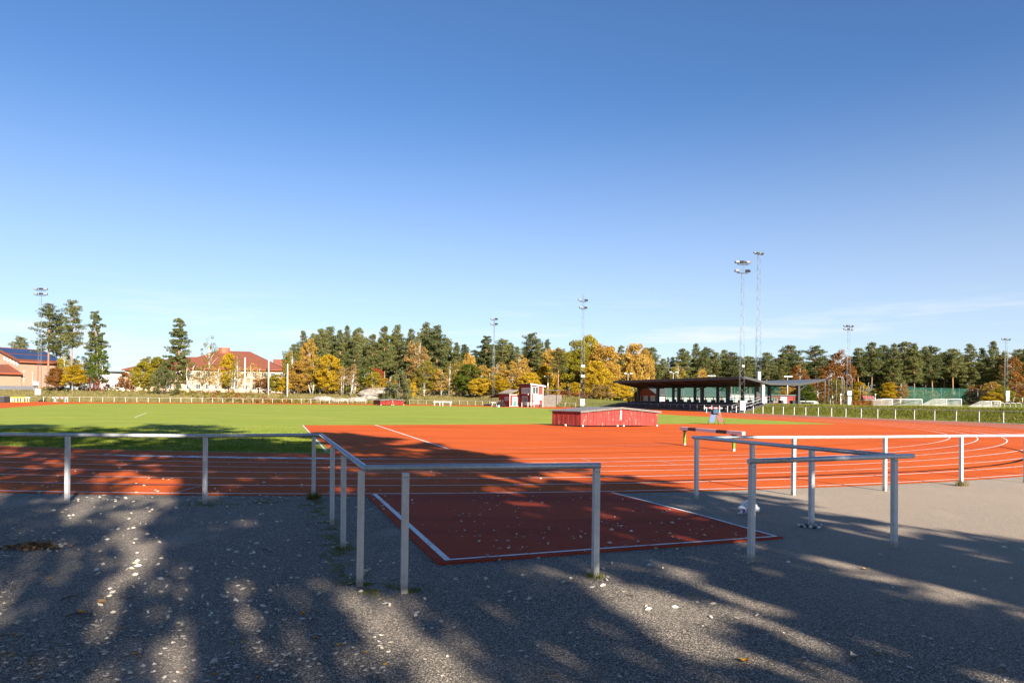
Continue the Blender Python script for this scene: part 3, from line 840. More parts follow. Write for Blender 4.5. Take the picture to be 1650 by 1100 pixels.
def school():
    d = 232.0; base = height(P(300, 630, d).x, d)
    pL, pR = P(262, 592, d), P(456, 598, d + 8)
    root = thing('school', 'long pale building with broad red hipped roof behind yellow birches', 'building', (pL.x, d, base))
    ang = math.atan2(8.0, pR.x - pL.x); L = (Vector((pR.x - pL.x, 8, 0))).length
    ze = P(330, 594, d).z - base; zr = P(360, 563, d + 8).z - base
    w, rf, e1, e2 = hip_block(root, None, (0, 0, 0), ang, L, 24, -1, ze, zr, 'render', 'tile', 15.5, 1.0, 13.0)
    ch = MB(); c = e1 * 17.3 + e2 * 12 + Vector((0, 0, zr + 0.35)); ch.tube([c - Vector((0, 0, 1.4)), c + Vector((0, 0, 0.75))], 1.9, 12, smooth=False); ch.build('chimney', M['trimred'], rf)
    for k in range(13):
        window(root, e1 * (2.2 + 3.05 * k) - e2 * 0.0 + Vector((0, 0, ze - 1.7)), 1.5, 1.8, ang, 1)
        window(root, e1 * (2.2 + 3.05 * k) - e2 * 0.0 + Vector((0, 0, 1.9)), 1.5, 1.7, ang, 1)
    gt = MB(); gt.tube([-e1 * 1 - e2 * 1.1 + Vector((0, 0, ze)), e1 * (L + 1) - e2 * 1.1 + Vector((0, 0, ze))], 0.13, 6); gt.build('gutter', M['trimred'], rf)
    # left wing with its own lower roof
    pW = P(197, 596, d + 12)
    w2, rf2, a1, a2 = hip_block(root, None, (pW.x - pL.x + 1, 12, 0), 0.02, (pL.x - pW.x) + 7, 18, -1, P(230, 596, d + 12).z - base, P(300, 574, d + 18).z - base, 'render', 'tile', 14.0, 1.0, 3.0)
    for k in range(5): window(root, Vector((pW.x - pL.x + 3.5 + 3.4 * k, 12.05, P(230, 596, d + 12).z - base - 1.7)), 1.5, 1.7, 0.02, 1)
school()

def white_block():
    d = 250.0; a, b = P(164, 599, d), P(205, 599, d); base = height(a.x, d)
    root = thing('flat_roofed_building', 'white flat roofed building behind the small red tree', 'building', (a.x, d, base))
    w = b.x - a.x; z = a.z - base
    walls(root, [(0, 0), (w + 4, 1.5), (w + 4, 16), (0, 16)], -1, z, 'whitewall')
    r = MB(); r.box((w / 2 + 2, 8.4, z + 0.15), (w + 5, 18.4, 0.3)); r.build('roof', M['roofgrey'], root)
    for k in range(3): window(root, Vector((2.2 + 3 * k, 0.12 + 0.37 * k, z - 4.8)), 1.7, 1.2, 0.11, 1)
white_block()

def gable_house(name, label, pxl, pxr, py_e, py_r, d, wallm, roofm, depth, ang=0.15, base=None, win=4, cat='house'):
    a, b = P(pxl, py_e, d), P(pxr, py_e, d)
    zb = height(a.x, d) if base is None else base
    root = thing(name, label, cat, (a.x, d, zb))
    ze = a.z - zb; zr = P((pxl + pxr) / 2, py_r, d + depth / 2).z - zb; L = b.x - a.x
    e1 = Vector((math.cos(ang), math.sin(ang), 0)); e2 = Vector((-e1.y, e1.x, 0))
    q = [Vector((0, 0, 0)), e1 * L, e1 * L + e2 * depth, e2 * depth]
    ap = [e2 * depth / 2 + Vector((0, 0, zr)), e1 * L + e2 * depth / 2 + Vector((0, 0, zr))]
    wb = MB(); wb.add([v + Vector((0, 0, -1)) for v in q] + [v + Vector((0, 0, ze)) for v in q] + ap,
                      [(0, 1, 5, 4), (1, 2, 6, 9, 5), (2, 3, 7, 6), (3, 0, 4, 8, 7)])
    wb.build('wall', M[wallm], root)
    ov = 0.5; z = Vector((0, 0, ze - 0.2)); up = Vector((0, 0, 0.22))
    a0, a1 = q[0] - e1 * ov - e2 * ov + z, q[1] + e1 * ov - e2 * ov + z
    b0, b1 = q[3] - e1 * ov + e2 * ov + z, q[2] + e1 * ov + e2 * ov + z
    r0, r1 = ap[0] - e1 * ov + up * 0.4, ap[1] + e1 * ov + up * 0.4
    rb = MB(); A = [a0, a1, r1, r0, b1, b0]
    rb.add(A + [v + up for v in A], [(6, 7, 8, 9), (9, 8, 10, 11), (0, 1, 7, 6), (5, 4, 10, 11), (0, 3, 9, 6), (3, 5, 11, 9), (1, 2, 8, 7), (2, 4, 10, 8), (0, 1, 2, 3), (3, 2, 4, 5)])
    rb.build('roof', M[roofm], root)
    for k in range(win):
        window(root, e1 * (L * (k + 0.5) / win) + Vector((0, 0, ze * 0.55)), min(1.6, L / win * 0.6), 1.4, ang, 1)
    return root, e1, e2, L, ze, zr
gable_house('house', 'white gabled house end showing between the red roof and the birches', 441, 478, 607, 580, 285, 'whitewall', 'tile', 12, 0.3, None, 4)
gable_house('house', 'red roofed house half hidden behind the pines above the rock knoll', 600, 628, 604, 588, 262, 'whitewall', 'tile', 9, -0.3, None, 3)
gable_house('house', 'red roof glimpsed through the pines over the yellow birch', 531, 552, 596, 577, 300, 'render', 'tile', 9, 0.1, None, 2)

# red timekeeping booth -----------------------------------------------------------
def booth():
    T = P(855.5, 655, 147.0); T.z = 0
    root = thing('booth', 'red wooden booth with a two storey tower and white trim beside the track', 'hut', (T.x, T.y, 0))
    A1, A2 = R(24), R(114)
    e1 = Vector((math.cos(A1), math.sin(A1), 0)); e2 = Vector((math.cos(A2), math.sin(A2), 0))
    rz1 = A1; rz2 = A2 + math.pi                     # outward -Y faces for bright and dark side
    w1, w2, zt = 2.85, 6.2, 5.1
    def blk(name, mat, o, a, b, z0, z1, dz=(0, 0, 0, 0)):
        q = [o, o + e1 * a, o + e1 * a + e2 * b, o + e2 * b]
        m_ = MB(); m_.add([v + Vector((0, 0, z0)) for v in q] + [v + Vector((0, 0, z1 + dz[i])) for i, v in enumerate(q)], [(3, 2, 1, 0), (4, 5, 6, 7), (0, 1, 5, 4), (1, 2, 6, 5), (2, 3, 7, 6), (3, 0, 4, 7)])
        return m_.build(name, M[mat], root)
    O = Vector((0, 0, 0))
    blk('tower_wall', 'red', O, w1, w2, 0, zt - 0.25, (0, -0.45, -0.45, 0))
    rf = blk('tower_roof', 'darkgrey', O - e1 * 0.35 - e2 * 0.3 + Vector((0, 0, 0)), w1 + 0.9, w2 + 0.6, zt - 0.24, zt - 0.02, (0, -0.5, -0.5, 0))
    rf.data.materials[0] = M['darkgrey']
    # fix the underside of the sloping roof
    me = rf.data
    for i in (1, 2): me.vertices[i].co.z -= 0.5
    f = MB(); a = -e1 * 0.36 - e2 * 0.34; f.add([a + Vector((0, 0, zt - 0.26)), a + e1 * (w1 + 0.92) + Vector((0, 0, zt - 0.76)), a + e1 * (w1 + 0.92) + Vector((0, 0, zt - 0.46)), a + Vector((0, 0, zt + 0.0))] +
              [v + e2 * 0.03 for v in (a + Vector((0, 0, zt - 0.26)), a + e1 * (w1 + 0.92) + Vector((0, 0, zt - 0.76)), a + e1 * (w1 + 0.92) + Vector((0, 0, zt - 0.46)), a + Vector((0, 0, zt + 0.0)))], [(0, 1, 2, 3), (7, 6, 5, 4), (0, 1, 5, 4), (1, 2, 6, 5), (2, 3, 7, 6), (3, 0, 4, 7)])
    f.build('fascia', M['white'], rf)
    for p, h in ((O, zt - 0.3), (e1 * w1, zt - 0.75)):
        c_ = MB(); c_.box(p + Vector((0, 0, h / 2)) - e1 * 0.0, (0.12, 0.12, h), A1); c_.build('corner_board', M['white'], root)
    window(root, e2 * 2.65 + Vector((0, 0, 3.55)), 4.3, 1.3, rz2, 4, 0.08, 'paleglass')
    window(root, e1 * 1.0 + Vector((0, 0, 3.6)), 1.45, 1.55, rz1, 1, 0.1)
    door(root, e2 * 2.9 + Vector((0, 0, 0.1)), 2.4, 2.1, rz2, 'navy')
    # white notice boards on the sunny face; the upper one carries a round crest
    nb = MB(); nb.box(e1 * 1.5 - e2 * 0.05 + Vector((0, 0, 2.12)), (2.1, 0.06, 1.2), A1); sg = nb.build('notice_board', M['white'], root)
    rg = MB(); c0 = e1 * 0.85 - e2 * 0.095 + Vector((0, 0, 2.1))
    pts = [c0 + e1 * (0.27 * math.cos(t * math.pi / 8)) + Vector((0, 0, 0.3 * math.sin(t * math.pi / 8))) for t in range(17)]
    rg.tube(pts, 0.035, 5, caps=False); rg.box(c0, (0.2, 0.02, 0.24), A1)
    rg.build('crest', M['greywood'], sg)
    nb = MB(); nb.box(e1 * 1.3 - e2 * 0.05 + Vector((0, 0, 0.98)), (1.3, 0.06, 0.8), A1); nb.build('notice_board', M['white'], root)
    # low front building
    Lc = P(821.3, 654.5, 151.4); Lc = Vector((Lc.x - T.x, Lc.y - T.y, 0))
    blk('low_wall', 'red', Lc, 2.33, 6.2, 0, 2.75, (0, 0, 0.0, 0))
    # its mossy tiled roof rising to the back
    q = [Lc - e1 * 0.35 - e2 * 0.35, Lc + e1 * 2.3 - e2 * 0.35, Lc + e1 * 2.3 + e2 * 6.5, Lc - e1 * 0.35 + e2 * 6.5]
    m_ = MB(); zz = (2.72, 3.75, 3.75, 2.72)
    m_.add([v + Vector((0, 0, zz[i])) for i, v in enumerate(q)] + [v + Vector((0, 0, zz[i] + 0.16)) for i, v in enumerate(q)], [(3, 2, 1, 0), (4, 5, 6, 7), (0, 1, 5, 4), (1, 2, 6, 5), (2, 3, 7, 6), (3, 0, 4, 7)])
    lr = m_.build('low_roof', M['tilebrown'], root)
    n = 7
    for k in range(n):
        t_ = MB(); a = q[0] + (q[3] - q[0]) * ((k + 0.5) / n); b = q[1] + (q[2] - q[1]) * ((k + 0.5) / n)
        t_.tube([a + Vector((0, 0, 2.9)), b + Vector((0, 0, 3.93))], 0.07, 5); t_.build('roof_rib', M['greywood'], lr)
    for p in (Lc, Lc + e1 * 2.25):
        c_ = MB(); c_.box(p + Vector((0, 0, 1.38)), (0.11, 0.11, 2.76), A1); c_.build('corner_board', M['white'], root)
    bb = MB(); bb.box(Lc + e1 * 1.15 - e2 * 0.03 + Vector((0, 0, 2.66)), (2.2, 0.05, 0.12), A1); bb.build('trim_board', M['white'], root)
    bb = MB(); bb.box(Lc + e1 * 1.15 - e2 * 0.03 + Vector((0, 0, 0.12)), (2.2, 0.05, 0.12), A1); bb.build('trim_board', M['white'], root)
    door(root, Lc + e1 * 1.22 + Vector((0, 0, 0.1)), 0.9, 2.0, rz1, 'teal', True)
    window(root, Lc + e2 * 1.7 + Vector((0, 0, 1.75)), 2.1, 0.9, rz2, 2, 0.08, 'paleglass')
    # lean-to
    q0 = Lc + e2 * 6.2
    lt = MB(); qq = [q0 - e1 * 0.3, q0 + e1 * 2.3, q0 + e1 * 2.3 + e2 * 5.6, q0 - e1 * 0.3 + e2 * 5.6]
    zz = (2.7, 2.9, 2.0, 1.9)
    lt.add([v + Vector((0, 0, zz[i])) for i, v in enumerate(qq)] + [v + Vector((0, 0, zz[i] + 0.12)) for i, v in enumerate(qq)], [(3, 2, 1, 0), (4, 5, 6, 7), (0, 1, 5, 4), (1, 2, 6, 5), (2, 3, 7, 6), (3, 0, 4, 7)])
    lt.build('lean_to_roof', M['underroof'], root)
    for v in (qq[3] - e2 * 0.2, qq[3] - e2 * 2.0):
        pm = MB(); pm.tube([v, v + Vector((0, 0, 1.95))], 0.07, 6); pm.build('lean_to_post', M['greywood'], root)
    # canopy at the back right of the tower
    cp = MB(); cc = e1 * (w1 + 2.6) + e2 * 2.0; cp.box(cc + Vector((0, 0, 3.75)), (5.0, 2.6, 0.14), A1); cp.build('canopy', M['darkgrey'], root)
    pm = MB(); v = e1 * (w1 + 4.5) + e2 * 1.2; pm.tube([v, v + Vector((0, 0, 3.7))], 0.06, 6); pm.build('canopy_post', M['greywood'], root)
    lm = MB(); v = e2 * 1.1 + Vector((0, 0, 2.75)) - e1 * 0.15; lm.box(v, (0.22, 0.22, 0.22), A2); lm.build('wall_lamp', M['white'], root)
    return T, e1, e2, w1, w2, Lc
BT, be1, be2, bw1, bw2, bLc = booth()
# things in front of the booth
def ramp_rail():
    o = BT + be2 * 1.2 - be1 * 1.6
    root = thing('ramp_rail', 'low white handrail in front of the booth door', 'railing', o)
    for k in range(3):
        m_ = MB(); p = -be2 * 0.0 + be1 * 0 + (be1 * 0.9 - be2 * 1.2) * k; m_.box(p + Vector((0, 0, 0.5)), (0.1, 0.1, 1.0)); m_.build('post', M['white'], root)
    for z in (0.55, 0.95):
        m_ = MB(); m_.tube([Vector((0, 0, z)), (be1 * 0.9 - be2 * 1.2) * 2 + Vector((0, 0, z))], 0.05, 6); m_.build('rail', M['white'], root)
ramp_rail()
def bench(p, rz, label, mat, w=1.8):
    root = thing('bench', label, 'bench', p, rz)
    m_ = MB(); m_.box((0, 0, 0.45), (w, 0.4, 0.06)); m_.build('seat', M[mat], root)
    m_ = MB(); m_.box((0, 0.22, 0.8), (w, 0.05, 0.3)); m_.build('backrest', M[mat], root)
    for s_ in (-1, 1):
        m_ = MB(); m_.box((s_ * (w / 2 - 0.15), 0, 0.21), (0.06, 0.36, 0.42)); m_.build('leg', M['galv'], root)
q = P(801, 654.3, 143.0); q.z = 0
bench(q, R(114) + math.pi, 'dark bench under the small window of the red booth', 'black', 2.2)
def mower(p, rz):
    root = thing('ride_on_mower', 'black ride-on machine parked under the lean-to of the booth', 'mower', p, rz)
    m_ = MB(); m_.box((0, 0, 0.55), (1.9, 0.9, 0.5)); m_.box((0.65, 0, 0.95), (0.7, 0.7, 0.35)); m_.build('body', M['black'], root)
    m_ = MB(); m_.box((-0.3, 0, 0.98), (0.5, 0.5, 0.12)); m_.box((-0.55, 0, 1.25), (0.12, 0.5, 0.5)); m_.build('seat', M['darkgrey'], root)
    for sx_ in (-0.65, 0.65):
        for sy in (-0.45, 0.45):
            w = MB(); w.tube([(sx_, sy - 0.1, 0.3), (sx_, sy + 0.1, 0.3)], 0.3, 12, smooth=False); w.build('wheel', M['black'], root)
    m_ = MB(); m_.tube([(0.25, 0, 0.9), (0.05, 0, 1.35)], 0.03, 6); m_.box((0.03, 0, 1.36), (0.04, 0.4, 0.05)); m_.build('steering_wheel', M['galv'], root)
q = P(806, 654, 146.5); q.z = 0
mower(q, R(150))
def plank_frame(p):
    root = thing('sawhorse', 'pale wooden trestle standing beside the lean-to post', 'trestle', p)
    for a, b in (((-0.6, 0), (-0.3, 0)), ((0.6, 0), (0.3, 0))):
        for y in (-0.35, 0.35):
            m_ = MB(); m_.tube([(a[0], y, 0), (b[0], y * 0.3, 0.9)], 0.05, 5); m_.build('leg', M['white'], root)
    m_ = MB(); m_.box((0, 0, 0.93), (1.5, 0.12, 0.1)); m_.build('beam', M['white'], root)
q = P(796.5, 654.3, 144.5); q.z = 0
plank_frame(q)
def oil_barrel(p):
    root = thing('litter_bin', 'red and dark litter bin at the sunny corner of the booth', 'bin', p)
    m_ = MB(); m_.tube([(0, 0, 0), (0, 0, 0.75)], 0.28, 12, smooth=False); m_.build('drum', M['darkgrey'], root)
    m_ = MB(); m_.tube([(0, 0, 0.76), (0, 0, 1.0)], [0.3, 0.22], 12, smooth=False); m_.build('lid', M['signred'], root)
q = P(871, 655.5, 145.2); q.z = 0
oil_barrel(q)

def retaining_fence():
    a = P(876, 653, 152.0); b = P(905, 641, 152.0)
    root = thing('board_fence', 'grey weathered board fence stepping up the bank beside the booth', 'fence', (a.x, a.y, 0))
    n = 22; L = b.x - a.x
    me = None
    for k in range(n):
        x = L * (k + 0.5) / n; zb = 0.0 if k < 15 else (k - 14) * 0.22
        m_ = MB(); m_.box((x, 0.015 * (k % 2), (zb + 2.75) / 2), (L / n * 0.93, 0.04, 2.75 - zb)); m_.build('board', M['greywood'], root)
    m_ = MB(); m_.box((L / 2, -0.06, 1.75), (L, 0.07, 0.12)); m_.build('crossbar', M['greywood'], root)
    m_ = MB(); m_.box((L / 2, -0.06, 2.72), (L, 0.1, 0.1)); m_.build('crossbar', M['greywood'], root)
retaining_fence()

# grandstand ----------------------------------------------------------------------
SA = Vector((-0.385, 0.923, 0)); SB = Vector((0.923, 0.385, 0)); SO = Vector((35.4, 105.0, 0))
def SP_(t, s_, z=0.0): return SO + SA * t + SB * s_ + Vector((0, 0, z))
def grandstand():
    root = thing('grandstand', 'open grandstand with dark V shaped roof on columns above the far bend', 'grandstand', SO)
    L = lambda t, s_, z: SP_(t, s_, z) - SO
    prof = [(0.0, 5.35), (5.2, 4.45), (11.3, 4.45), (16.6, 5.3)]
    t0, t1 = -0.3, 37.8
    for (sa, za), (sb, zb) in zip(prof[:-1], prof[1:]):
        m_ = MB(); h = 0.22
        vs = [L(t, s_, z) for t in (t0, t1) for s_, z in ((sa, za), (sb, zb), (sb, zb + h), (sa, za + h))]
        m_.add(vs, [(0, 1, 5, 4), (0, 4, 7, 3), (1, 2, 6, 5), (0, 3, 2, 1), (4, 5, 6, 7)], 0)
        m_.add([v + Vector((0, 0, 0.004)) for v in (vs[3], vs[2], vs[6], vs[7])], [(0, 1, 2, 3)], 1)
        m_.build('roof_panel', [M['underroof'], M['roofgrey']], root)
    m_ = MB(); m_.prism([(-0.06, -0.18), (0.06, -0.18), (0.06, 0.28), (-0.06, 0.28)], L(t0 - 0.1, -0.06, 5.35), L(t1 + 0.1, -0.06, 5.35)); m_.build('fascia', M['darkgrey'], root)
    for (sa, za), (sb, zb) in zip(prof[:-1], prof[1:]):
        m_ = MB(); a, b = L(t0 - 0.08, sa, za), L(t0 - 0.08, sb, zb)
        n_ = SA * -0.06
        vs = [a + Vector((0, 0, -0.1)), b + Vector((0, 0, -0.1)), b + Vector((0, 0, 0.28)), a + Vector((0, 0, 0.28))]
        m_.add(vs + [v + n_ for v in vs], [(0, 1, 2, 3), (7, 6, 5, 4), (0, 1, 5, 4), (1, 2, 6, 5), (2, 3, 7, 6), (3, 0, 4, 7)])
        m_.build('end_fascia', M['darkgrey'], root)
    cols = [2.4 + 6.78 * k for k in range(6)]
    for k, t in enumerate(cols):
        m_ = MB(); p = L(t, 5.0, 0); m_.box(p + Vector((0, 0, 2.9)), (0.5, 0.5, 3.2), math.atan2(SA.y, SA.x)); m_.build('column', M['darkgrey'], root)
        m_ = MB(); a, b = L(t, 0.2, 5.15), L(t, 5.0, 4.3); m_.tube([a, b], 0.14, 6); m_.tube([b, L(t, 11.2, 4.3)], 0.12, 6); m_.build('rafter', M['underroof'], root)
    for t in (-0.1, 6.2, 12.7, 19.3, 26.0, 33.0):
        m_ = MB(); p = L(t, 11.2, 0); m_.box(p + Vector((0, 0, 2.75)), (0.42, 0.42, 3.35), math.atan2(SA.y, SA.x)); m_.build('rear_column', M['darkgrey'], root)
        m_ = MB(); m_.tube([L(t, 11.2, 3.4), L(t, 13.4, 4.75)], 0.08, 5); m_.build('brace', M['darkgrey'], root)
    m_ = MB(); m_.box(L(0.2, 4.2, 2.95), (0.45, 0.45, 3.3), math.atan2(SA.y, SA.x)); m_.build('pillar', M['white'], root)
    # terrace steps
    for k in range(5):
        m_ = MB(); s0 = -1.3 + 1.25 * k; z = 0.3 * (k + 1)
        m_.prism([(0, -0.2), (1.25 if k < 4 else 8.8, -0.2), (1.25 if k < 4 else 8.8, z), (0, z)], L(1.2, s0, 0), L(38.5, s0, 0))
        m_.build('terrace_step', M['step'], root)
    for k in range(4):
        for j in range(3):
            m_ = MB(); a, b = L(3 + 12 * j, -0.55 + 1.25 * k, 0.3 * (k + 1) + 0.36), L(3 + 12 * j + 10.5, -0.55 + 1.25 * k, 0.3 * (k + 1) + 0.36)
            m_.prism([(-0.17, -0.03), (0.17, -0.03), (0.17, 0.03), (-0.17, 0.03)], a, b); bn = m_.build('bench_plank', M['greywood'], root)
            sp = MB()
            for f in range(5): sp.box(a + (b - a) * (f / 4) - Vector((0, 0, 0.2)), (0.08, 0.2, 0.34))
            sp.build('support', M['darkgrey'], bn)
    # rear low seats seen as dark blocks along the platform edge
    for k in range(15):
        m_ = MB(); m_.box(L(1.8 + 2.45 * k, 11.9, 1.72), (0.7, 0.5, 0.5), math.atan2(SA.y, SA.x)); m_.build('platform_seat', M['black'], root)
    m_ = MB()
    m_.tube([L(-0.2, 12.6, 2.4), L(37, 12.6, 2.4)], 0.04, 6)
    for k in range(16): m_.tube([L(-0.2 + 2.48 * k, 12.6, 1.2), L(-0.2 + 2.48 * k, 12.6, 2.4)], 0.04, 5)
    m_.build('back_rail', M['darkgrey'], root)
    # stair at the near end
    for k in range(7):
        m_ = MB(); m_.box(L(-0.4, -1.2 + 0.78 * k, 0.1 * (k + 1)), (1.6, 0.8, 0.22 * (k + 1)), math.atan2(SA.y, SA.x)); m_.build('stair_step', M['step'], root)
    for t in (0.5, -1.3):
        m_ = MB(); m_.tube([L(t, -1.5, 0.2), L(t, -1.5, 1.15), L(t, 4.2, 2.6), L(t, 4.2, 1.5)], 0.03, 6); m_.tube([L(t, -1.5, 0.7), L(t, 4.2, 2.1)], 0.025, 6); m_.build('stair_rail', M['galv'], root)
grandstand()

# red clubhouse behind the stand ----------------------------------------------------
def clubhouse():
    d = 172.0; c0 = P(1059, 648, d); base = 0.75
    root = thing('clubhouse', 'long red clubhouse with dark gabled roof and white windows behind the grandstand', 'building', (c0.x, d, base))
    ang = R(13); e1 = Vector((math.cos(ang), math.sin(ang), 0)); e2 = Vector((-e1.y, e1.x, 0))
    L = 20.0; W = 14.5; ze = P(1059, 636.5, d).z - base; zr = P(1042, 622.5, d + 8).z - base
    q = [Vector((0, 0, 0)), e1 * L, e1 * L + e2 * W, e2 * W]
    ap = [e2 * W / 2 + Vector((0, 0, zr)), e1 * L + e2 * W / 2 + Vector((0, 0, zr))]
    wb = MB(); wb.add([v - Vector((0, 0, 0.5)) for v in q] + [v + Vector((0, 0, ze)) for v in q] + ap, [(0, 1, 5, 4), (1, 2, 6, 9, 5), (2, 3, 7, 6), (3, 0, 4, 8, 7)])
    wb.build('wall', M['red'], root)
    ov = 0.4; z = Vector((0, 0, ze - 0.1)); up = Vector((0, 0, 0.2))
    A = [q[0] - e1 * ov - e2 * 0.7 + z, q[1] + e1 * ov - e2 * 0.7 + z, ap[1] - e1 * 2.0 + up, ap[0] - e1 * ov + up, q[2] + e1 * ov + e2 * 0.7 + z, q[3] - e1 * ov + e2 * 0.7 + z]
    rb = MB(); rb.add(A + [v + up for v in A], [(6, 7, 8, 9), (9, 8, 10, 11), (7, 10, 8), (0, 1, 7, 6), (5, 4, 10, 11), (0, 3, 9, 6), (3, 5, 11, 9), (0, 1, 2, 3), (3, 2, 4, 5), (1, 4, 2)])
    rb.build('roof', M['slate'], root)
    nw = 9
    for k in range(nw): window(root, e1 * (L * (k + 0.5) / nw) + Vector((0, 0, 1.35)), 1.75, 1.5, ang, 1, 0.08, 'paleglass')
    for k in range(3): window(root, e2 * (2.6 + 4.4 * k) + Vector((0, 0, 1.3)), 2.4, 1.5, ang - math.pi / 2, 2, 0.08, 'paleglass')
    bb = MB(); bb.prism([(-0.05, 0), (0.05, 0), (0.05, 0.16), (-0.05, 0.16)], e1 * -0.06 + Vector((0, 0, ze - 0.2)), e1 * -0.06 + e2 * W + Vector((0, 0, ze - 0.2))); bb.build('belt_board', M['trimred'], root)
    # flat roofed pale annex to the right, then a red one with a white door
    an = e1 * (L + 0.05) + e2 * 1.0
    m_ = MB(); m_.box(an + e1 * 4.5 + e2 * 3 + Vector((0, 0, 1.3)), (9, 6, 2.9), ang); m_.build('pale_annex_wall', M['whitewall'], root)
    m_ = MB(); m_.box(an + e1 * 4.5 + e2 * 3 + Vector((0, 0, 2.85)), (9.6, 6.8, 0.2), ang); m_.build('annex_roof', M['roofgrey'], root)
    for k in range(3): window(root, an + e1 * (1.6 + 2.9 * k) + Vector((0, 0, 1.4)), 2.3, 1.3, ang, 2, 0.08, 'paleglass')
    an2 = an + e1 * 9.1
    m_ = MB(); m_.box(an2 + e1 * 5.5 + e2 * 3 + Vector((0, 0, 1.2)), (11, 6, 2.7), ang); m_.build('red_annex_wall', M['red'], root)
    m_ = MB(); m_.box(an2 + e1 * 5.5 + e2 * 3 + Vector((0, 0, 2.66)), (11.6, 6.8, 0.2), ang); m_.build('annex_roof', M['roofgrey'], root)
    door(root, an2 + e1 * 1.8 + Vector((0, 0, 0)), 1.2, 2.1, ang, 'white'); door(root, an2 + e1 * 7.5, 1.6, 2.1, ang, 'white')
    window(root, an2 + e1 * 4.8 + Vector((0, 0, 1.4)), 1.6, 1.1, ang, 1, 0.08)
clubhouse()

# ------------------------------------------------------------------ light masts
def tri_pts(r): return [Vector((r * math.cos(a), r * math.sin(a), 0)) for a in (R(90), R(210), R(330))]
def lattice_mast(px, py_base, d, py_top, label, levels, rb=0.55, rt=0.22, cab=None, zb=None, floods=2, lean=0.0, tr=0.026, face=None, fl=0.55):
    b = P(px, py_base, d); zb = height(b.x, d) if zb is None else zb
    root = thing('floodlight_mast', label, 'light mast', (b.x, d, zb), 0, 'floodlight masts around the stadium')
    ztop = P(px, py_top, d).z - zb
    A, B = tri_pts(rb), tri_pts(rt)
    for i in range(3):
        m_ = MB(); m_.tube([A[i], B[i] + Vector((0, 0, ztop))], tr, 5); m_.build('mast_leg', M['steel'], root)
    m_ = MB(); n = max(8, int(ztop / 0.95))
    for k in range(n):
        f0, f1 = k / n, (k + 1) / n
        for i in range(3):
            j = (i + 1) % 3
            if k % 2: i, j = j, i
            a = A[i].lerp(B[i], f0) + Vector((0, 0, ztop * f0)); c_ = A[j].lerp(B[j], f1) + Vector((0, 0, ztop * f1))
            m_.tube([a, c_], tr * 0.55, 4, caps=False)
    m_.build('bracing', M['steel'], root)
    for zpx, nl, spread in levels:
        z = P(px, zpx, d).z - zb
        ang = R(20) if face is None else face
        e = Vector((math.cos(ang), math.sin(ang), 0))
        m_ = MB(); m_.tube([e * -spread + Vector((0, 0, z)), e * spread + Vector((0, 0, z))], 0.07, 6); bar = m_.build('crossbar', M['darkgrey'], root)
        for k in range(nl):
            x = -spread + 2 * spread * k / max(1, nl - 1) if nl > 1 else 0
            h = MB(); nrm = Vector((-e.y, e.x, 0)) * (-1 if k % 2 == 0 else 1)
            rot = Matrix.Rotation(ang, 3, 'Z') @ Matrix.Rotation(R(-28 if k % 2 == 0 else 28), 3, 'X')
            p = e * x + Vector((0, 0, z + fl * 0.75))
            w = fl * 0.88
            prof = [(-w, -w * 0.45, -w * 0.62), (w, -w * 0.45, -w * 0.62), (w, w * 0.35, -w * 0.3), (-w, w * 0.35, -w * 0.3), (-w, -w * 0.45, w * 0.62), (w, -w * 0.45, w * 0.62), (w, w * 0.35, w * 0.3), (-w, w * 0.35, w * 0.3)]
            sgn = 1 if k % 2 == 0 else -1
            vs = [p + rot @ Vector((a_, b_ * sgn, c_)) for a_, b_, c_ in prof]
            h.add(vs, [(3, 2, 1, 0), (4, 5, 6, 7), (0, 1, 5, 4), (1, 2, 6, 5), (2, 3, 7, 6), (3, 0, 4, 7)])
            lampo = h.build('floodlight', M['black'], root)
            gl = MB(); g_ = [p + rot @ Vector((a_ * 0.88, -w * 0.46 * sgn, c_ * 0.88)) for a_, b_, c_ in (prof[0], prof[1], prof[5], prof[4])]
            g2 = [v + rot @ Vector((0, -0.012 * sgn, 0)) for v in g_]
            gl.add(g_ + g2, [(0, 1, 2, 3), (7, 6, 5, 4), (0, 1, 5, 4), (1, 2, 6, 5), (2, 3, 7, 6), (3, 0, 4, 7)]); gl.build('lamp_glass', M['lampglass'], lampo)
    if cab:
        for zc, w, h in cab:
            z = P(px, zc, d).z - zb
            m_ = MB(); m_.box((0, -rb - 0.05, z), (w, 0.5, h)); m_.box((0, -rb - 0.32, z), (w * 0.8, 0.03, h * 0.86)); m_.build('cabinet', M['white'], root)
    return root
lattice_mast(64, 646, 150, 464, 'slim floodlight mast in front of the brick hall, with a white cabinet', [(468, 3, 1.0), (476, 3, 1.0)], 0.5, 0.2, [(631, 1.0, 1.3)], 0.0, fl=0.42, face=R(10))
lattice_mast(795, 640, 172, 512, 'thin floodlight mast rising behind the red booth', [(516, 2, 0.6), (524, 2, 0.6)], 0.35, 0.15, None, None, fl=0.42)
lattice_mast(938, 656, 152, 474, 'lattice floodlight mast in front of the orange maples', [(486, 2, 0.75), (498, 2, 0.6)], 0.62, 0.2, [(648, 0.9, 1.5), (590, 0.8, 0.5), (606, 0.8, 0.5)], 0.0, fl=0.42)
lattice_mast(1194, 666, 101, 421, 'nearer tall lattice mast with two pairs of floodlights beside the grandstand', [(426, 3, 0.85), (440, 2, 0.85)], 0.52, 0.22, [(653, 0.75, 1.4), (590, 0.3, 0.3)], 0.0, tr=0.022, fl=0.40, face=R(8))
lattice_mast(1220, 648, 128, 405, 'tallest lattice mast with one bar of lamps rising behind the grandstand roof', [(410, 4, 0.95)], 0.72, 0.30, [(606, 0.5, 1.6)], None, tr=0.03, fl=0.30, face=R(25))
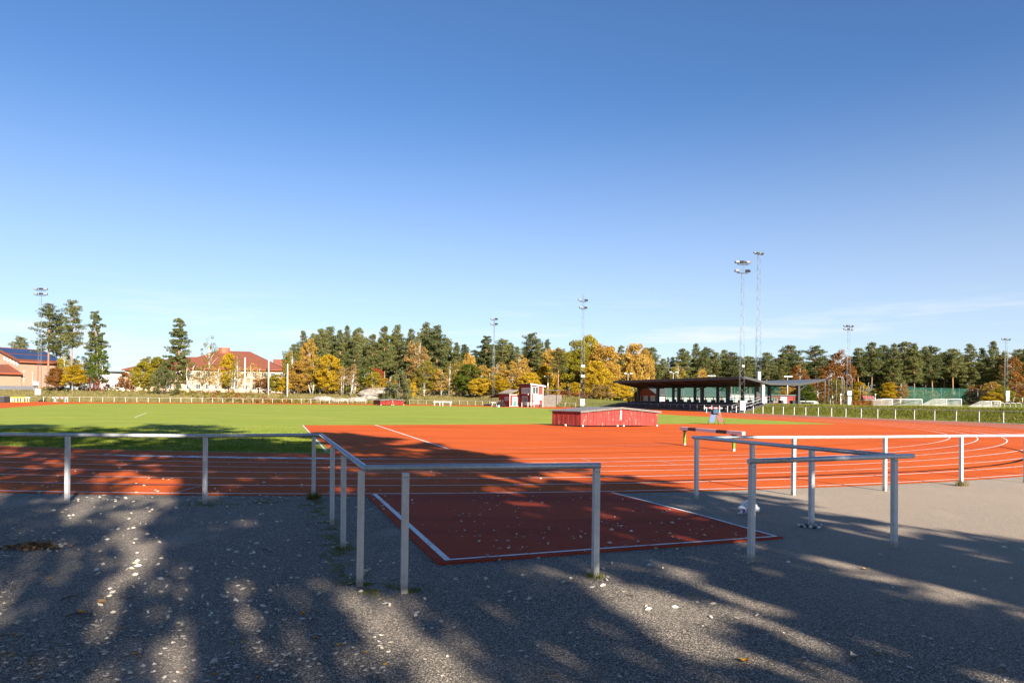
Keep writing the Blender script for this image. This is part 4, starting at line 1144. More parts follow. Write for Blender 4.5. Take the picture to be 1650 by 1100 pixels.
lattice_mast(1366, 652, 168, 522, 'floodlight mast by the throwing cage on the green bank', [(527, 4, 1.3), (532, 3, 1.3)], 0.6, 0.3, [(633, 1.0, 1.1), (645, 0.8, 2.0)], None, fl=0.34)
lattice_mast(1620, 650, 190, 544, 'floodlight mast at the right edge behind the small goals', [(548, 4, 1.5)], 0.6, 0.25, [(634, 1.0, 1.4), (642, 0.8, 1.4)], None, fl=0.34)
m_ = None
def horn(px, py, d, parentlabel):
    pass
# small white cluster lamps of the courts in the wood
def court_lamp(px, py_top, d, label, py_base=None, nl=2, g='white court lamps among the trees'):
    b = P(px, py_top, d); zb = height(b.x, d)
    root = thing('court_lamp', label, 'street lamp', (b.x, d, zb), 0, g); H_ = b.z - zb
    m_ = MB(); m_.tube([(0, 0, 0), (0, 0, H_)], [0.14, 0.08], 6); m_.build('pole', M['galv'], root)
    m_ = MB(); m_.tube([(-0.8, 0, H_), (0.8, 0, H_)], 0.05, 5); m_.build('arm', M['galv'], root)
    for k in range(nl):
        x = -0.8 + 1.6 * k / max(1, nl - 1)
        m_ = MB(); m_.box((x, -0.15, H_ + 0.18), (0.62, 0.7, 0.26), rot=Matrix.Rotation(R(-18), 3, 'X')); m_.build('lamp_head', M['white'], root)
for px, py, d, t, n in ((842, 612, 200, 'white twin lamp showing just above the booth tower', 2), (883, 608, 190, 'white twin lamp to the right of the booth tower', 2), (951, 608, 195, 'white twin lamp right of the middle lattice mast', 2), (980, 612, 198, 'white twin lamp over the yellow shrubs left of the grandstand', 2),
                        (1012, 603, 190, 'white twin lamp at the left tip of the grandstand roof', 2), (1040, 611, 200, 'white lamp cluster above the left part of the grandstand roof', 3), (1085, 601, 192, 'white twin lamp on a stout pole above the grandstand roof', 2), (1146, 607, 200, 'white lamp row above the right part of the grandstand roof', 3), (1269, 608, 185, 'white lamp cluster above the rear grandstand wing', 4)):
    court_lamp(px, py, d, t, None, n)

# tall white poles by the far bend
for px, yt, yb, lab in ((395, 577, 637.5, 'left of the three tall white poles on the far bank'), (433, 582, 639, 'middle one of the three tall white poles on the far bank'), (463.5, 587, 639.5, 'right one of the three tall white poles on the far bank')):
    d = 182; b = P(px, yt, d); zb = height(b.x, d)
    root = thing('white_pole', lab, 'pole', (b.x, d, zb), 0, 'tall white poles on the far bank')
    m_ = MB(); m_.tube([(0, 0, -0.2), (0, 0, b.z - zb)], [0.19, 0.13], 8); m_.build('shaft', M['white'], root)
    m_ = MB(); m_.tube([(0, 0, b.z - zb), (0, 0, b.z - zb + 0.25)], [0.2, 0.05], 8); m_.build('finial', M['white'], root)

# throwing cage: posts with bent tops
def cage_post(px, yt, d, bend, lab, yb=None):
    b = P(px, yt, d); zb = height(b.x, d); H_ = b.z - zb
    root = thing('cage_post', lab, 'post', (b.x, d, zb), 0, 'bent topped posts of the throwing cage')
    m_ = MB(); m_.tube([(0, 0, -0.2), (0, 0, H_ * 0.86), (bend * 0.35, 0, H_ * 0.95), (bend, 0, H_)], 0.06, 6); m_.build('shaft', M['steel'], root)
    m_ = MB(); m_.tube([(bend, 0, H_), (bend, 0, H_ - 0.25)], 0.03, 5); m_.build('hook', M['galv'], root)
cage_post(1329.5, 607, 135, 0.6, 'leftmost bent topped post of the throwing cage, just right of the grandstand wing')
cage_post(1335.5, 605, 137, 0.6, 'second bent topped cage post from the grandstand wing')
cage_post(1347.5, 606, 134, 0.5, 'bent topped cage post left of the lamp bollard')
cage_post(1357, 606, 138, -0.4, 'straighter cage post behind the lamp bollard')
cage_post(1360, 607, 134, -0.4, 'cage post between the lamp bollard and the floodlight mast')
cage_post(1373, 603, 138, -0.7, 'left leaning cage post touching the right side of the floodlight mast')
for px, yt, nm in ((1386.5, 620, 'first'), (1391.5, 618, 'second'), (1395, 625, 'third'), (1399, 616, 'fourth'), (1401.5, 620, 'fifth')):
    cage_post(px, yt, 175, 0.15, nm + ' thin post from the left of the second cage before the hedge')
def bollard_lamp(px, yt, d, lab):
    b = P(px, yt, d); zb = height(b.x, d); H_ = b.z - zb
    root = thing('bollard_lamp', lab, 'lamp', (b.x, d, zb))
    m_ = MB(); m_.tube([(0, 0, 0), (0, 0, H_ - 0.2)], 0.06, 6); m_.build('pole', M['galv'], root)
    m_ = MB(); m_.tube([(0, 0, H_ - 0.25), (0, 0, H_), (0, 0, H_ + 0.08)], [0.12, 0.24, 0.05], 8); m_.build('lamp_head', M['white'], root)
bollard_lamp(1354.3, 635, 140, 'small white topped lamp post inside the throwing cage')
bollard_lamp(1410.3, 635, 165, 'small white topped lamp post beside the brown hedge')
bollard_lamp(38.6, 598, 196, 'left slim white lamp before the brick hall')
bollard_lamp(52.4, 600, 196, 'right slim white lamp before the brick hall')
bollard_lamp(155, 600, 240, 'slim lamp before the white flat roofed building')

# goals ---------------------------------------------------------------------------
def goal(px0, px1, yt, yb, d, lab, depth, side, z=None):
    a, b = P(px0, yb, d), P(px1, yb, d)
    zb = height((a.x + b.x) / 2, d) if z is None else z
    root = thing('football_goal', lab, 'goal', (a.x, d, zb), 0, 'white football goals on the upper pitch')
    W = b.x - a.x; H_ = P(px0, yt, d).z - zb
    for x in (0, W):
        m_ = MB(); m_.tube([(x, 0, 0), (x, 0, H_)], 0.075, 8); m_.build('goal_post', M['white'], root)
    m_ = MB(); m_.tube([(0, 0, H_), (W, 0, H_)], 0.075, 8); m_.build('crossbar', M['white'], root)
    dx = side * depth
    m_ = MB(); m_.tube([(0, 0, H_), (dx * 0.45, depth * 0.25, H_), (dx, depth * 0.55, 0.05), (dx + W, depth * 0.55, 0.05), (W + dx * 0.45, depth * 0.25, H_), (W, 0, H_)], 0.04, 6); m_.build('net_frame', M['galv'], root)
    n_ = MB(); v = [Vector((0, 0, H_)), Vector((dx * 0.45, depth * 0.25, H_)), Vector((dx, depth * 0.55, 0.05)), Vector((0, 0, 0.05)), Vector((W, 0, H_)), Vector((W + dx * 0.45, depth * 0.25, H_)), Vector((W + dx, depth * 0.55, 0.05)), Vector((W, 0, 0.05))]
    n_.add(v, [(0, 1, 2, 3), (4, 5, 6, 7), (1, 5, 6, 2), (0, 4, 5, 1)]); n_.build('goal_net', M['net'], root)
goal(1438, 1485.5, 642.8, 655, 150, 'large white goal with grey net in front of the green windscreen', 6.5, -0.9)
goal(1421, 1437, 642.5, 652, 172, 'white goal half hidden behind the large goal and the hedge', 4.0, -0.5)
goal(1525, 1549, 642.6, 655, 152, 'smaller white goal in the middle of the green windscreen', 5.0, -1.0)
goal(1597, 1612, 646.2, 655.5, 152, 'small white goal to the right of the green windscreen', 4.0, -1.0)
goal(1283, 1312, 646, 652, 142, 'low white goal lying beside the rear grandstand column', 2.2, 0.9)
def bike_barrier(px0, px1, yt, yb, d):
    a, b = P(px0, yb, d), P(px1, yb, d); zb = height((a.x + b.x) / 2, d)
    root = thing('hoop_barrier', 'low grey metal hoops standing at the right end of the bank', 'barrier', (a.x, d, zb))
    W = b.x - a.x; H_ = 1.0; n = 5
    for k in range(n):
        x0, x1 = W * k / n, W * (k + 0.92) / n
        m_ = MB(); m_.tube([(x0, 0, 0), (x0, 0, H_ * 0.8), (x0 + 0.15, 0, H_), (x1 - 0.15, 0, H_), (x1, 0, H_ * 0.8), (x1, 0, 0)], 0.055, 6); m_.build('hoop', M['railgrey'], root)
bike_barrier(1601, 1646, 652, 659, 118)

# green windscreens on tall poles --------------------------------------------------
def windscreen(pts, yt, yb, lab, pole=None, zb=None):
    A = [P(px, yb, d) for px, d in pts]
    root = thing('windscreen', lab, 'net fence', (A[0].x, A[0].y, height(A[0].x, A[0].y)))
    o = root.location.copy(); 
    tops = [P(px, yt[i], d).z for i, (px, d) in enumerate(pts)]
    for i in range(len(pts) - 1):
        L = (A[i + 1] - A[i]).length; n = max(2, int(L / 3.2))
        for k in range(n):
            f0, f1 = k / n, (k + 0.985) / n
            p0, p1 = A[i].lerp(A[i + 1], f0), A[i].lerp(A[i + 1], f1)
            z0, z1 = height(p0.x, p0.y) + 0.1, height(p1.x, p1.y) + 0.1
            t0, t1 = tops[i] + (tops[i + 1] - tops[i]) * f0, tops[i] + (tops[i + 1] - tops[i]) * f1
            m_ = MB(); m_.add([Vector((p0.x, p0.y, z0)) - o, Vector((p1.x, p1.y, z1)) - o, Vector((p1.x, p1.y, t1)) - o, Vector((p0.x, p0.y, t0)) - o], [(0, 1, 2, 3)]); m_.build('net_panel', M['greennet'], root)
            m_ = MB(); m_.tube([Vector((p0.x, p0.y + 0.12, z0 - 0.2)) - o, Vector((p0.x, p0.y + 0.12, t0 + 0.1)) - o], 0.06, 6); m_.build('net_post', M['steel'], root)
windscreen([(1458, 200), (1560, 205), (1592, 196)], (623.5, 626, 628), 655, 'tall green windscreen net behind the goals at the edge of the wood')
windscreen([(1073, 160), (1160, 158), (1258, 152)], (622.5, 622, 623), 648, 'tall green court netting behind the grandstand columns')

# ------------------------------------------------------------------ things on the infield and track
def vault_cover(p_near, p_right, p_left, h, lab, peel, dark, sc_=1.0, slats=26):
    """long low lidded box for a landing mat; near corner, right end of the long side, back end of the short side"""
    o = p_near.copy(); o.z = 0.02
    root = thing('mat_cover', lab, 'cover', o)
    u = (p_right - p_near); u.z = 0; v = (p_left - p_near); v.z = 0
    L, W = u.length, v.length; u.normalize(); v.normalize()
    zb = 0.09 * sc_
    rise = 0.215 * h
    def top(s_): return h * 0.785 + rise * (1 - abs(2 * s_ - 1))
    n = slats
    for k in range(n):
        s0, s1 = k / n, (k + 0.96) / n
        jit = 0.012 * sc_ * ((k * 7) % 3)
        b = MB(); off = -v * (0.02 + jit)
        pts = [u * (L * s0) + Vector((0, 0, zb)), u * (L * s1) + Vector((0, 0, zb)), u * (L * s1) + Vector((0, 0, top(s1))), u * (L * s0) + Vector((0, 0, top(s0)))]
        b.add([p + off for p in pts] + [p + v * 0.03 for p in pts], [(0, 1, 2, 3), (7, 6, 5, 4), (0, 1, 5, 4), (1, 2, 6, 5), (2, 3, 7, 6), (3, 0, 4, 7)])
        b.build('plank', M[peel], root)
    m2 = max(6, int(n * W / L))
    for k in range(m2):
        s0, s1 = k / m2, (k + 0.96) / m2
        b = MB(); pts = [v * (W * s0) + Vector((0, 0, zb)), v * (W * s1) + Vector((0, 0, zb)), v * (W * s1) + Vector((0, 0, top(0))), v * (W * s0) + Vector((0, 0, top(0)))]
        off = -u * (0.02 + 0.012 * sc_ * (k % 2))
        b.add([p + off for p in pts] + [p + u * 0.03 for p in pts], [(0, 1, 2, 3), (7, 6, 5, 4), (0, 1, 5, 4), (1, 2, 6, 5), (2, 3, 7, 6), (3, 0, 4, 7)])
        b.build('plank', M[dark], root)
    # two roof leaves of felt meeting at a low ridge
    ov = 0.16 * sc_
    for s0, s1 in ((0.0, 0.5), (0.5, 1.0)):
        b = MB(); x0 = L * s0 - (ov if s0 == 0 else 0); x1 = L * s1 + (ov if s1 == 1 else 0)
        pts = [u * x0 - v * ov + Vector((0, 0, top(s0) + 0.004)), u * x1 - v * ov + Vector((0, 0, top(s1) + 0.004)), u * x1 + v * (W + ov) + Vector((0, 0, top(s1) + 0.004)), u * x0 + v * (W + ov) + Vector((0, 0, top(s0) + 0.004))]
        b.add(pts + [p + Vector((0, 0, 0.05 * sc_)) for p in pts], [(3, 2, 1, 0), (4, 5, 6, 7), (0, 1, 5, 4), (1, 2, 6, 5), (2, 3, 7, 6), (3, 0, 4, 7)])
        lf = b.build('lid', M['felt'], root)
        e = MB(); q0, q1 = pts[0], pts[1]
        e.add([q0 - v * 0.02 - Vector((0, 0, 0.07 * sc_)), q1 - v * 0.02 - Vector((0, 0, 0.07 * sc_)), q1 - v * 0.02 + Vector((0, 0, 0.06 * sc_)), q0 - v * 0.02 + Vector((0, 0, 0.06 * sc_))] +
              [q0 + v * 0.012 - Vector((0, 0, 0.07 * sc_)), q1 + v * 0.012 - Vector((0, 0, 0.07 * sc_)), q1 + v * 0.012 + Vector((0, 0, 0.06 * sc_)), q0 + v * 0.012 + Vector((0, 0, 0.06 * sc_))],
              [(0, 1, 2, 3), (7, 6, 5, 4), (0, 1, 5, 4), (1, 2, 6, 5), (2, 3, 7, 6), (3, 0, 4, 7)])
        e.build('edge_board', M['greywood'], lf)
    lk = MB(); lk.box(u * (L * 0.5) - v * 0.07 + Vector((0, 0, h * 0.62)), (0.10 * sc_, 0.06, 0.5 * h), math.atan2(u.y, u.x)); lk.build('hasp', M['galv'], root)
    for s_ in (0.015, 0.46, 0.54, 0.985):
        w = MB(); c_ = u * (L * s_) - v * 0.05 + Vector((0, 0, 0.075 * sc_)); w.tube([c_ - u * 0.05, c_ + u * 0.05], 0.07 * sc_, 10, smooth=False); w.build('wheel', M['white'], root)
    w = MB(); c_ = v * (W * 0.5) - u * 0.05 + Vector((0, 0, 0.075 * sc_)); w.tube([c_ - v * 0.05, c_ + v * 0.05], 0.07 * sc_, 10, smooth=False); w.build('wheel', M['white'], root)
nC = G(936, 688); rC = G(1059, 687.5); lC = G(890, 685.6)
hh = P(936, 663.3, nC.y).z
vault_cover(nC, rC, lC, hh * 1.25, 'large red mat cover with peeling planks and a felt lid on the infield edge', 'peel', 'peel')
nC = G(613, 653.2); rC = G(651, 652.9); lC = nC + Vector((-2.4, 4.4, 0))
vault_cover(nC, rC, lC, 1.35, 'far away low red box on the grass below the green bush', 'peel', 'peel', 1.6, 10)

def steeple_hurdle():
    a, b = G(1103, 717.5), G(1182, 727)
    root = thing('steeple_hurdle', 'heavy white and black barrier beam on two green legs', 'hurdle', (a + b) / 2)
    d = (b - a).normalized(); o = (a + b) / 2; L2 = (b - a).length / 2
    # ends of the beam
    eL, eR = P(1087.5, 690.5, a.y + 0.16), P(1201, 697, b.y - 0.5)
    zc = 0.5 * (P(1103, 691.5, a.y).z + P(1182, 695.5, b.y).z)
    ang = math.atan2(d.y, d.x)
    t0 = (eL - o).dot(d); t1 = (eR - o).dot(d)
    w = 0.127
    cuts = [0.0, 0.145, 0.285, 0.61, 0.775, 1.0]
    for k in range(5):
        x0, x1 = t0 + (t1 - t0) * cuts[k], t0 + (t1 - t0) * cuts[k + 1]
        m_ = MB(); c_ = d * ((x0 + x1) / 2) + Vector((0, 0, zc)); m_.box(c_, (x1 - x0, w, w), ang)
        m_.build('beam', M['black'] if k in (1, 3) else M['lilac'], root)
    for p in (a, b):
        m_ = MB(); q_ = p - o; m_.box(Vector((q_.x, q_.y, (zc - w / 2 + 0.1) / 2)), (0.075, 0.075, zc - w / 2 - 0.1), ang); lg = m_.build('leg', M['green'], root)
        m_ = MB(); m_.box(Vector((q_.x, q_.y, 0.05)), (0.082, 0.082, 0.10), ang); m_.build('leg_foot', M['galv'], lg)
        m_ = MB(); m_.box(Vector((q_.x, q_.y, zc - w / 2 - 0.02)), (0.26, 0.1, 0.03), ang); m_.build('bracket', M['darkgrey'], lg)
steeple_hurdle()

def vault_blocks():
    a, b = G(1143, 683.5), G(1165.5, 684)
    o = (a + b) / 2; o.z = 0.02
    root = thing('a_frame', 'blue and brown A shaped frame with dark blue pad on top on the infield', 'frame', o)
    H_ = P(1155, 660.5, o.y).z; W = (b - a).length / 2
    def plank(x0, x1, z0, z1, mat, name, wid=0.36):
        m_ = MB(); t = Vector((x1 - x0, 0, z1 - z0)).normalized(); n_ = Vector((-t.z, 0, t.x)) * 0.03
        v = [Vector((x0, -wid, z0)), Vector((x0, wid, z0)), Vector((x1, wid, z1)), Vector((x1, -wid, z1))]
        m_.add([q_ + n_ for q_ in v] + [q_ - n_ for q_ in v], [(0, 1, 2, 3), (7, 6, 5, 4), (0, 1, 5, 4), (1, 2, 6, 5), (2, 3, 7, 6), (3, 0, 4, 7)])
        return m_.build(name, M[mat], root)
    # blue leaf faces left/front, brown leaf leans to the right
    m_ = MB()
    def leaf(xb, xt, zt, w, mat, name, z0=0.16):
        m_ = MB(); v = [Vector((xb - w, 0.02, z0)), Vector((xb + w, -0.02, z0)), Vector((xt + w, -0.02 + 0.25, zt)), Vector((xt - w, 0.02 + 0.25, zt))]
        n_ = Vector((0.0, 0.06, 0.0))
        m_.add(v + [q_ + n_ for q_ in v], [(0, 1, 2, 3), (7, 6, 5, 4), (0, 1, 5, 4), (1, 2, 6, 5), (2, 3, 7, 6), (3, 0, 4, 7)])
        lf = m_.build(name, M[mat], root)
        for sx_ in (-1, 1):
            f = MB(); f.tube([(xb + sx_ * w, 0.03, z0 + 0.1), (xb + sx_ * (w + 0.05) - (0.06 if xb < 0 else -0.06), 0.0, 0.0)], 0.02, 5); f.build('foot', M['black'], lf)
    leaf(-0.36, -0.12, 0.85 * H_ , 0.20, 'blue', 'blue_board')
    leaf(0.36, 0.18, 0.78 * H_, 0.20, 'brownred', 'brown_board')
    m_ = MB(); m_.box((-0.02, 0.25, H_ * 0.88), (0.42, 0.5, H_ * 0.26)); m_.box((0.0, 0.25, H_ * 1.02), (0.28, 0.4, 0.05)); m_.build('top_pad', M['navyfoam'], root)
    m_ = MB(); m_.tube([(0.2, 0.0, H_ * 0.95), (0.3, 0.0, H_ * 0.7)], 0.03, 5); m_.build('strap', M['galv'], root)
vault_blocks()

def hurdle(p, rz, W, H_, lab, barcols, legm, footm, group=None, s=1.0):
    root = thing('hurdle', lab, 'hurdle', p, rz, group)
    n = len(barcols)
    for k, c_ in enumerate(barcols):
        m_ = MB(); m_.box((-W / 2 + W * (k + 0.5) / n, 0, H_ - 0.05 * s), (W / n, 0.04 * s, 0.14 * s)); m_.build('bar', M[c_], root)
    for sx_ in (-1, 1):
        m_ = MB(); m_.box((sx_ * W * 0.36, 0, H_ * 0.48), (0.08 * s, 0.06 * s, H_ * 0.9)); m_.build('leg', M[legm], root)
        m_ = MB(); m_.box((sx_ * W * 0.36, 0.25 * s, 0.05), (0.08 * s, 0.7 * s, 0.07)); m_.build('foot', M[footm], root)
RW = ['white', 'signred', 'white', 'signred', 'white', 'signred', 'white']
q = G(96.5, 647.6); hurdle(Vector((q.x, q.y, 0.01)), 0.0, 3.3, P(96, 640.3, q.y).z, 'red and white barrier on light blue legs at the far left of the track', RW, 'lightblue', 'white', None, 1.8)
q = G(1149, 665.4); hurdle(Vector((q.x, q.y, 0.01)), -0.1, 2.6, P(1149, 656.5, q.y).z, 'red and white barrier with one blue leg in front of the grandstand railing', RW, 'lightblue', 'white', None, 1.2)
q = G(704.5, 653.6); hurdle(Vector((q.x, q.y, 0.01)), 0.1, 1.6, 0.95, 'left white hurdle beyond the far end of the grass', ['white'], 'white', 'white', 'white hurdles at the far bend', 1.6)
q = G(719.5, 653.8); hurdle(Vector((q.x, q.y, 0.01)), -0.1, 2.4, 0.95, 'right white hurdle beyond the far end of the grass', ['white'], 'white', 'white', 'white hurdles at the far bend', 1.6)
HN = ['first', 'second', 'third', 'fourth', 'fifth', 'sixth', 'last']
for k, px in enumerate((11.3, 16.2, 20.8, 25.2, 31.5, 36.5, 40.5)):
    q = G(px, 647.9); hurdle(Vector((q.x, q.y, 0.01)), 1.15, 1.9, P(px, 639.5, q.y).z, HN[k] + ' yellow and white hurdle from the left in the far left row', ['yellow', 'white'], 'white', 'yellow', 'yellow and white hurdles at the far left', 1.25)
def crate(p):
    root = thing('storage_box', 'dark purple grey storage box at the left end of the hurdle row', 'box', p)
    m_ = MB(); m_.box((0, 0, 0.62), (2.4, 1.6, 1.1)); m_.build('body', M['darkgrey'], root)
    m_ = MB(); m_.box((0, 0, 1.22), (2.5, 1.7, 0.1)); m_.build('lid', M['felt'], root)
q = G(1.5, 648.5); crate(Vector((q.x, q.y, 0)))
def info_board(px, py, d):
    b = P(px, py, d); zb = height(b.x, d)
    root = thing('notice_board', 'small white notice board before the brick hall by the mast', 'sign', (b.x, d, zb)); H_ = b.z - zb
    m_ = MB(); m_.box((0, 0, H_), (1.45, 0.08, 1.0)); m_.build('board', M['white'], root)
    m_ = MB(); m_.box((0, 0, H_ - 0.75), (1.25, 0.3, 0.4)); m_.build('base_box', M['darkgrey'], root)
    for s_ in (-0.6, 0.6):
        m_ = MB(); m_.tube([(s_, 0.06, 0), (s_, 0.06, H_)], 0.05, 5); m_.build('leg', M['galv'], root)
info_board(58, 617.5, 178)
def red_tent(px, d):
    b = P(px, 646, d); zb = height(b.x, d)
    root = thing('shed', 'low shed with a red and white striped roof beyond the hedge', 'shed', (b.x, d, zb))
    m_ = MB(); m_.box((0, 0, 0.9), (2.6, 2.0, 1.8)); m_.build('wall', M['greywood'], root)
    for k in range(6):
        m_ = MB(); m_.prism([(-1.2, 1.8), (1.2, 1.8), (0, 2.5)], (-1.5 + 0.5 * k, 0, 0), (-1.5 + 0.5 * (k + 1), 0, 0)); m_.build('roof_stripe', M['signred'] if k % 2 == 0 else M['greywood'], root)
red_tent(1398, 178)
# grey wall in front of the brick hall
def low_wall():
    a, b = P(5, 628, 190), P(42, 628, 192)
    root = thing('low_wall', 'low grey concrete wall under the brick hall at the far left', 'wall', (a.x - 6, a.y, height(a.x, 190)))
    L = b.x - a.x + 10; n = 8
    for k in range(n):
        m_ = MB(); m_.box((L * (k + 0.5) / n, 0.02 * (k % 2), 0.5), (L / n * 0.985, 0.3, 1.1)); m_.build('wall_panel', M['greywall'], root)
low_wall()
# rocks on the bank of the far bend
rng = random.Random(5)
def rock(px, py, d, r, lab):
    b = P(px, py, d); z = height(b.x, d)
    bm = bmesh.new(); bmesh.ops.create_icosphere(bm, subdivisions=3, radius=r)
    s0 = rng.random() * 50
    for v in bm.verts:
        k = 1 + 0.35 * mnoise.noise(v.co * 0.9 / r + Vector((s0, 0, 0))) + 0.12 * mnoise.noise(v.co * 3 / r + Vector((0, s0, 0)))
        v.co = Vector((v.co.x * 1.7 * k, v.co.y * k, v.co.z * 0.55 * k))
    me = bpy.data.meshes.new('rock'); bm.to_mesh(me); bm.free(); me.materials.append(M['rock'])
    o = inst('rock', me, None, (b.x, d, z + r * 0.12), rng.random() * 0.6 - 0.3)
    tag(o, lab, 'rock', 'pale rocks on the far bank')
rock(517, 645, 181, 1.6, 'leftmost pale rock behind the far railing'); rock(529, 645, 182, 1.3, 'second pale rock from the left behind the far railing'); rock(548, 646, 181, 1.4, 'pale rock in the middle of the rocks behind the far railing'); rock(574, 646, 182, 1.7, 'large pale rock left of the far red box'); rock(594, 645, 183, 1.5, 'pale rock just left of the far red box'); rock(786, 652, 166, 0.6, 'small pale rock at the left side of the booth lean-to')
rock(604, 640, 186, 2.6, 'broad pale rock on top of the knoll behind the far red box'); rock(618, 638, 188, 2.4, 'broad pale rock below the pines left of the green bush')
# near small things ------------------------------------------------------------------
def shopping_bag():
    p = G(1207, 826)
    root = thing('plastic_bag', 'crumpled white plastic bag lying behind a railing post', 'bag', p); root.scale = (0.8, 0.8, 0.8)
    bm = bmesh.new(); bmesh.ops.create_icosphere(bm, subdivisions=4, radius=1)
    for v in bm.verts:
        n1 = mnoise.noise(v.co * 1.6 + Vector((3, 1, 7))); n2 = mnoise.noise(v.co * 4.5); n3 = mnoise.noise(v.co * 11)
        k = 1 + 0.30 * n1 + 0.30 * abs(n2) - 0.10 + 0.10 * n3
        z = v.co.z * k
        wx = 0.215 * (1.0 - 0.55 * max(0, z))
        v.co = Vector((v.co.x * k * wx, v.co.y * k * 0.16, max(0.0, 0.11 + z * (0.17 if z > 0 else 0.12))))
    me = bpy.data.meshes.new('bag_body'); bm.to_mesh(me); bm.free(); me.materials.append(M['plastic'])
    for f in me.polygons: f.use_smooth = True
    inst('bag_body', me, root)
    m_ = MB()
    def flap(pts, mat, name):
        b = MB(); n = len(pts); b.add([Vector(q_) for q_ in pts] + [Vector(q_) + Vector((0.0, 0.006, 0.004)) for q_ in pts], [tuple(range(n)), tuple(reversed(range(n, 2 * n)))] + [(i, (i + 1) % n, n + (i + 1) % n, n + i) for i in range(n)])
        b.build(name, M[mat], root)
    flap([(-0.28, -0.10, 0.005), (-0.14, -0.15, 0.005), (-0.12, -0.16, 0.05), (-0.2, -0.13, 0.06)], 'plastic', 'torn_flap')
    flap([(-0.24, -0.105, 0.015), (-0.15, -0.152, 0.012), (-0.13, -0.165, 0.085), (-0.16, -0.15, 0.11)], 'purple', 'printed_patch')
    flap([(-0.10, -0.17, 0.06), (-0.05, -0.185, 0.06), (-0.05, -0.18, 0.11), (-0.10, -0.165, 0.11)], 'green', 'printed_patch')
    flap([(-0.06, -0.19, 0.055), (0.01, -0.195, 0.055), (0.01, -0.185, 0.12), (-0.06, -0.175, 0.12)], 'black', 'printed_patch')
    h = MB(); h.tube([(-0.03, 0, 0.24), (-0.02, 0.0, 0.30), (0.03, 0.0, 0.31), (0.05, 0, 0.24)], 0.014, 6); h.build('handle', M['plastic'], root)
shopping_bag()
def chain_ring():
    a = SP[0]
    p = posts_side[0]
    root = thing('cloth_ring', 'black and white knotted cloth wound round the foot of a railing post', 'cloth', (p[0], p[1], 0))
    n = 18
    for k in range(n):
        a0, a1 = 2 * math.pi * k / n, 2 * math.pi * (k + 0.9) / n
        rr = 0.105 + 0.02 * math.sin(3 * a0); m_ = MB()
        pts = [Vector((1.45 * rr * math.cos(t), rr * math.sin(t), 0.02 + 0.01 * math.sin(5 * t))) for t in (a0, (a0 + a1) / 2, a1)]
        m_.tube(pts, [0.012, 0.021, 0.012], 7); m_.build('cloth_link', M['black'] if k % 2 else M['plastic'], root)
posts_side = posts[-2:]
chain_ring()

# ------------------------------------------------------------------ vegetation
NR = np.random.default_rng(11)
def leaf_mesh(name, pts, size, rng_, flat=0.0, elong=1.5, jit=0.45, extra=None):
    """a mesh of loose rhombic leaves, one per point; flat>0 pushes their planes towards horizontal"""
    n = len(pts); pts = np.asarray(pts, dtype=np.float64)
    a = rng_.normal(size=(n, 3)); a[:, 2] *= (1 - flat); a /= np.linalg.norm(a, axis=1)[:, None]
    b = rng_.normal(size=(n, 3)); b[:, 2] *= (1 - 0.5 * flat)
    b -= (b * a).sum(1)[:, None] * a; b /= np.linalg.norm(b, axis=1)[:, None]
    s = size * (1 + jit * rng_.uniform(-1, 1, n))[:, None]
    co = np.empty((n, 4, 3)); co[:, 0] = pts - a * s * 0.5 * elong; co[:, 1] = pts + b * s * 0.36; co[:, 2] = pts + a * s * 0.5 * elong; co[:, 3] = pts - b * s * 0.36
    me = bpy.data.meshes.new(name)
    me.vertices.add(4 * n); me.vertices.foreach_set('co', co.reshape(-1))
    me.loops.add(4 * n); me.loops.foreach_set('vertex_index', np.arange(4 * n, dtype=np.int32))
    me.polygons.add(n); me.polygons.foreach_set('loop_start', np.arange(0, 4 * n, 4, dtype=np.int32))
    me.update(calc_edges=True); me.validate()
    return me
FINE = 1.0
def clump(rng_, c, r, n, shell=0.5):
    n = int(n * FINE)
    p = rng_.normal(size=(n, 3)); p /= np.linalg.norm(p, axis=1)[:, None]
    p *= (shell + (1 - shell) * rng_.uniform(0, 1, (n, 1)) ** 0.6)
    return np.asarray(c) + p * np.asarray(r)

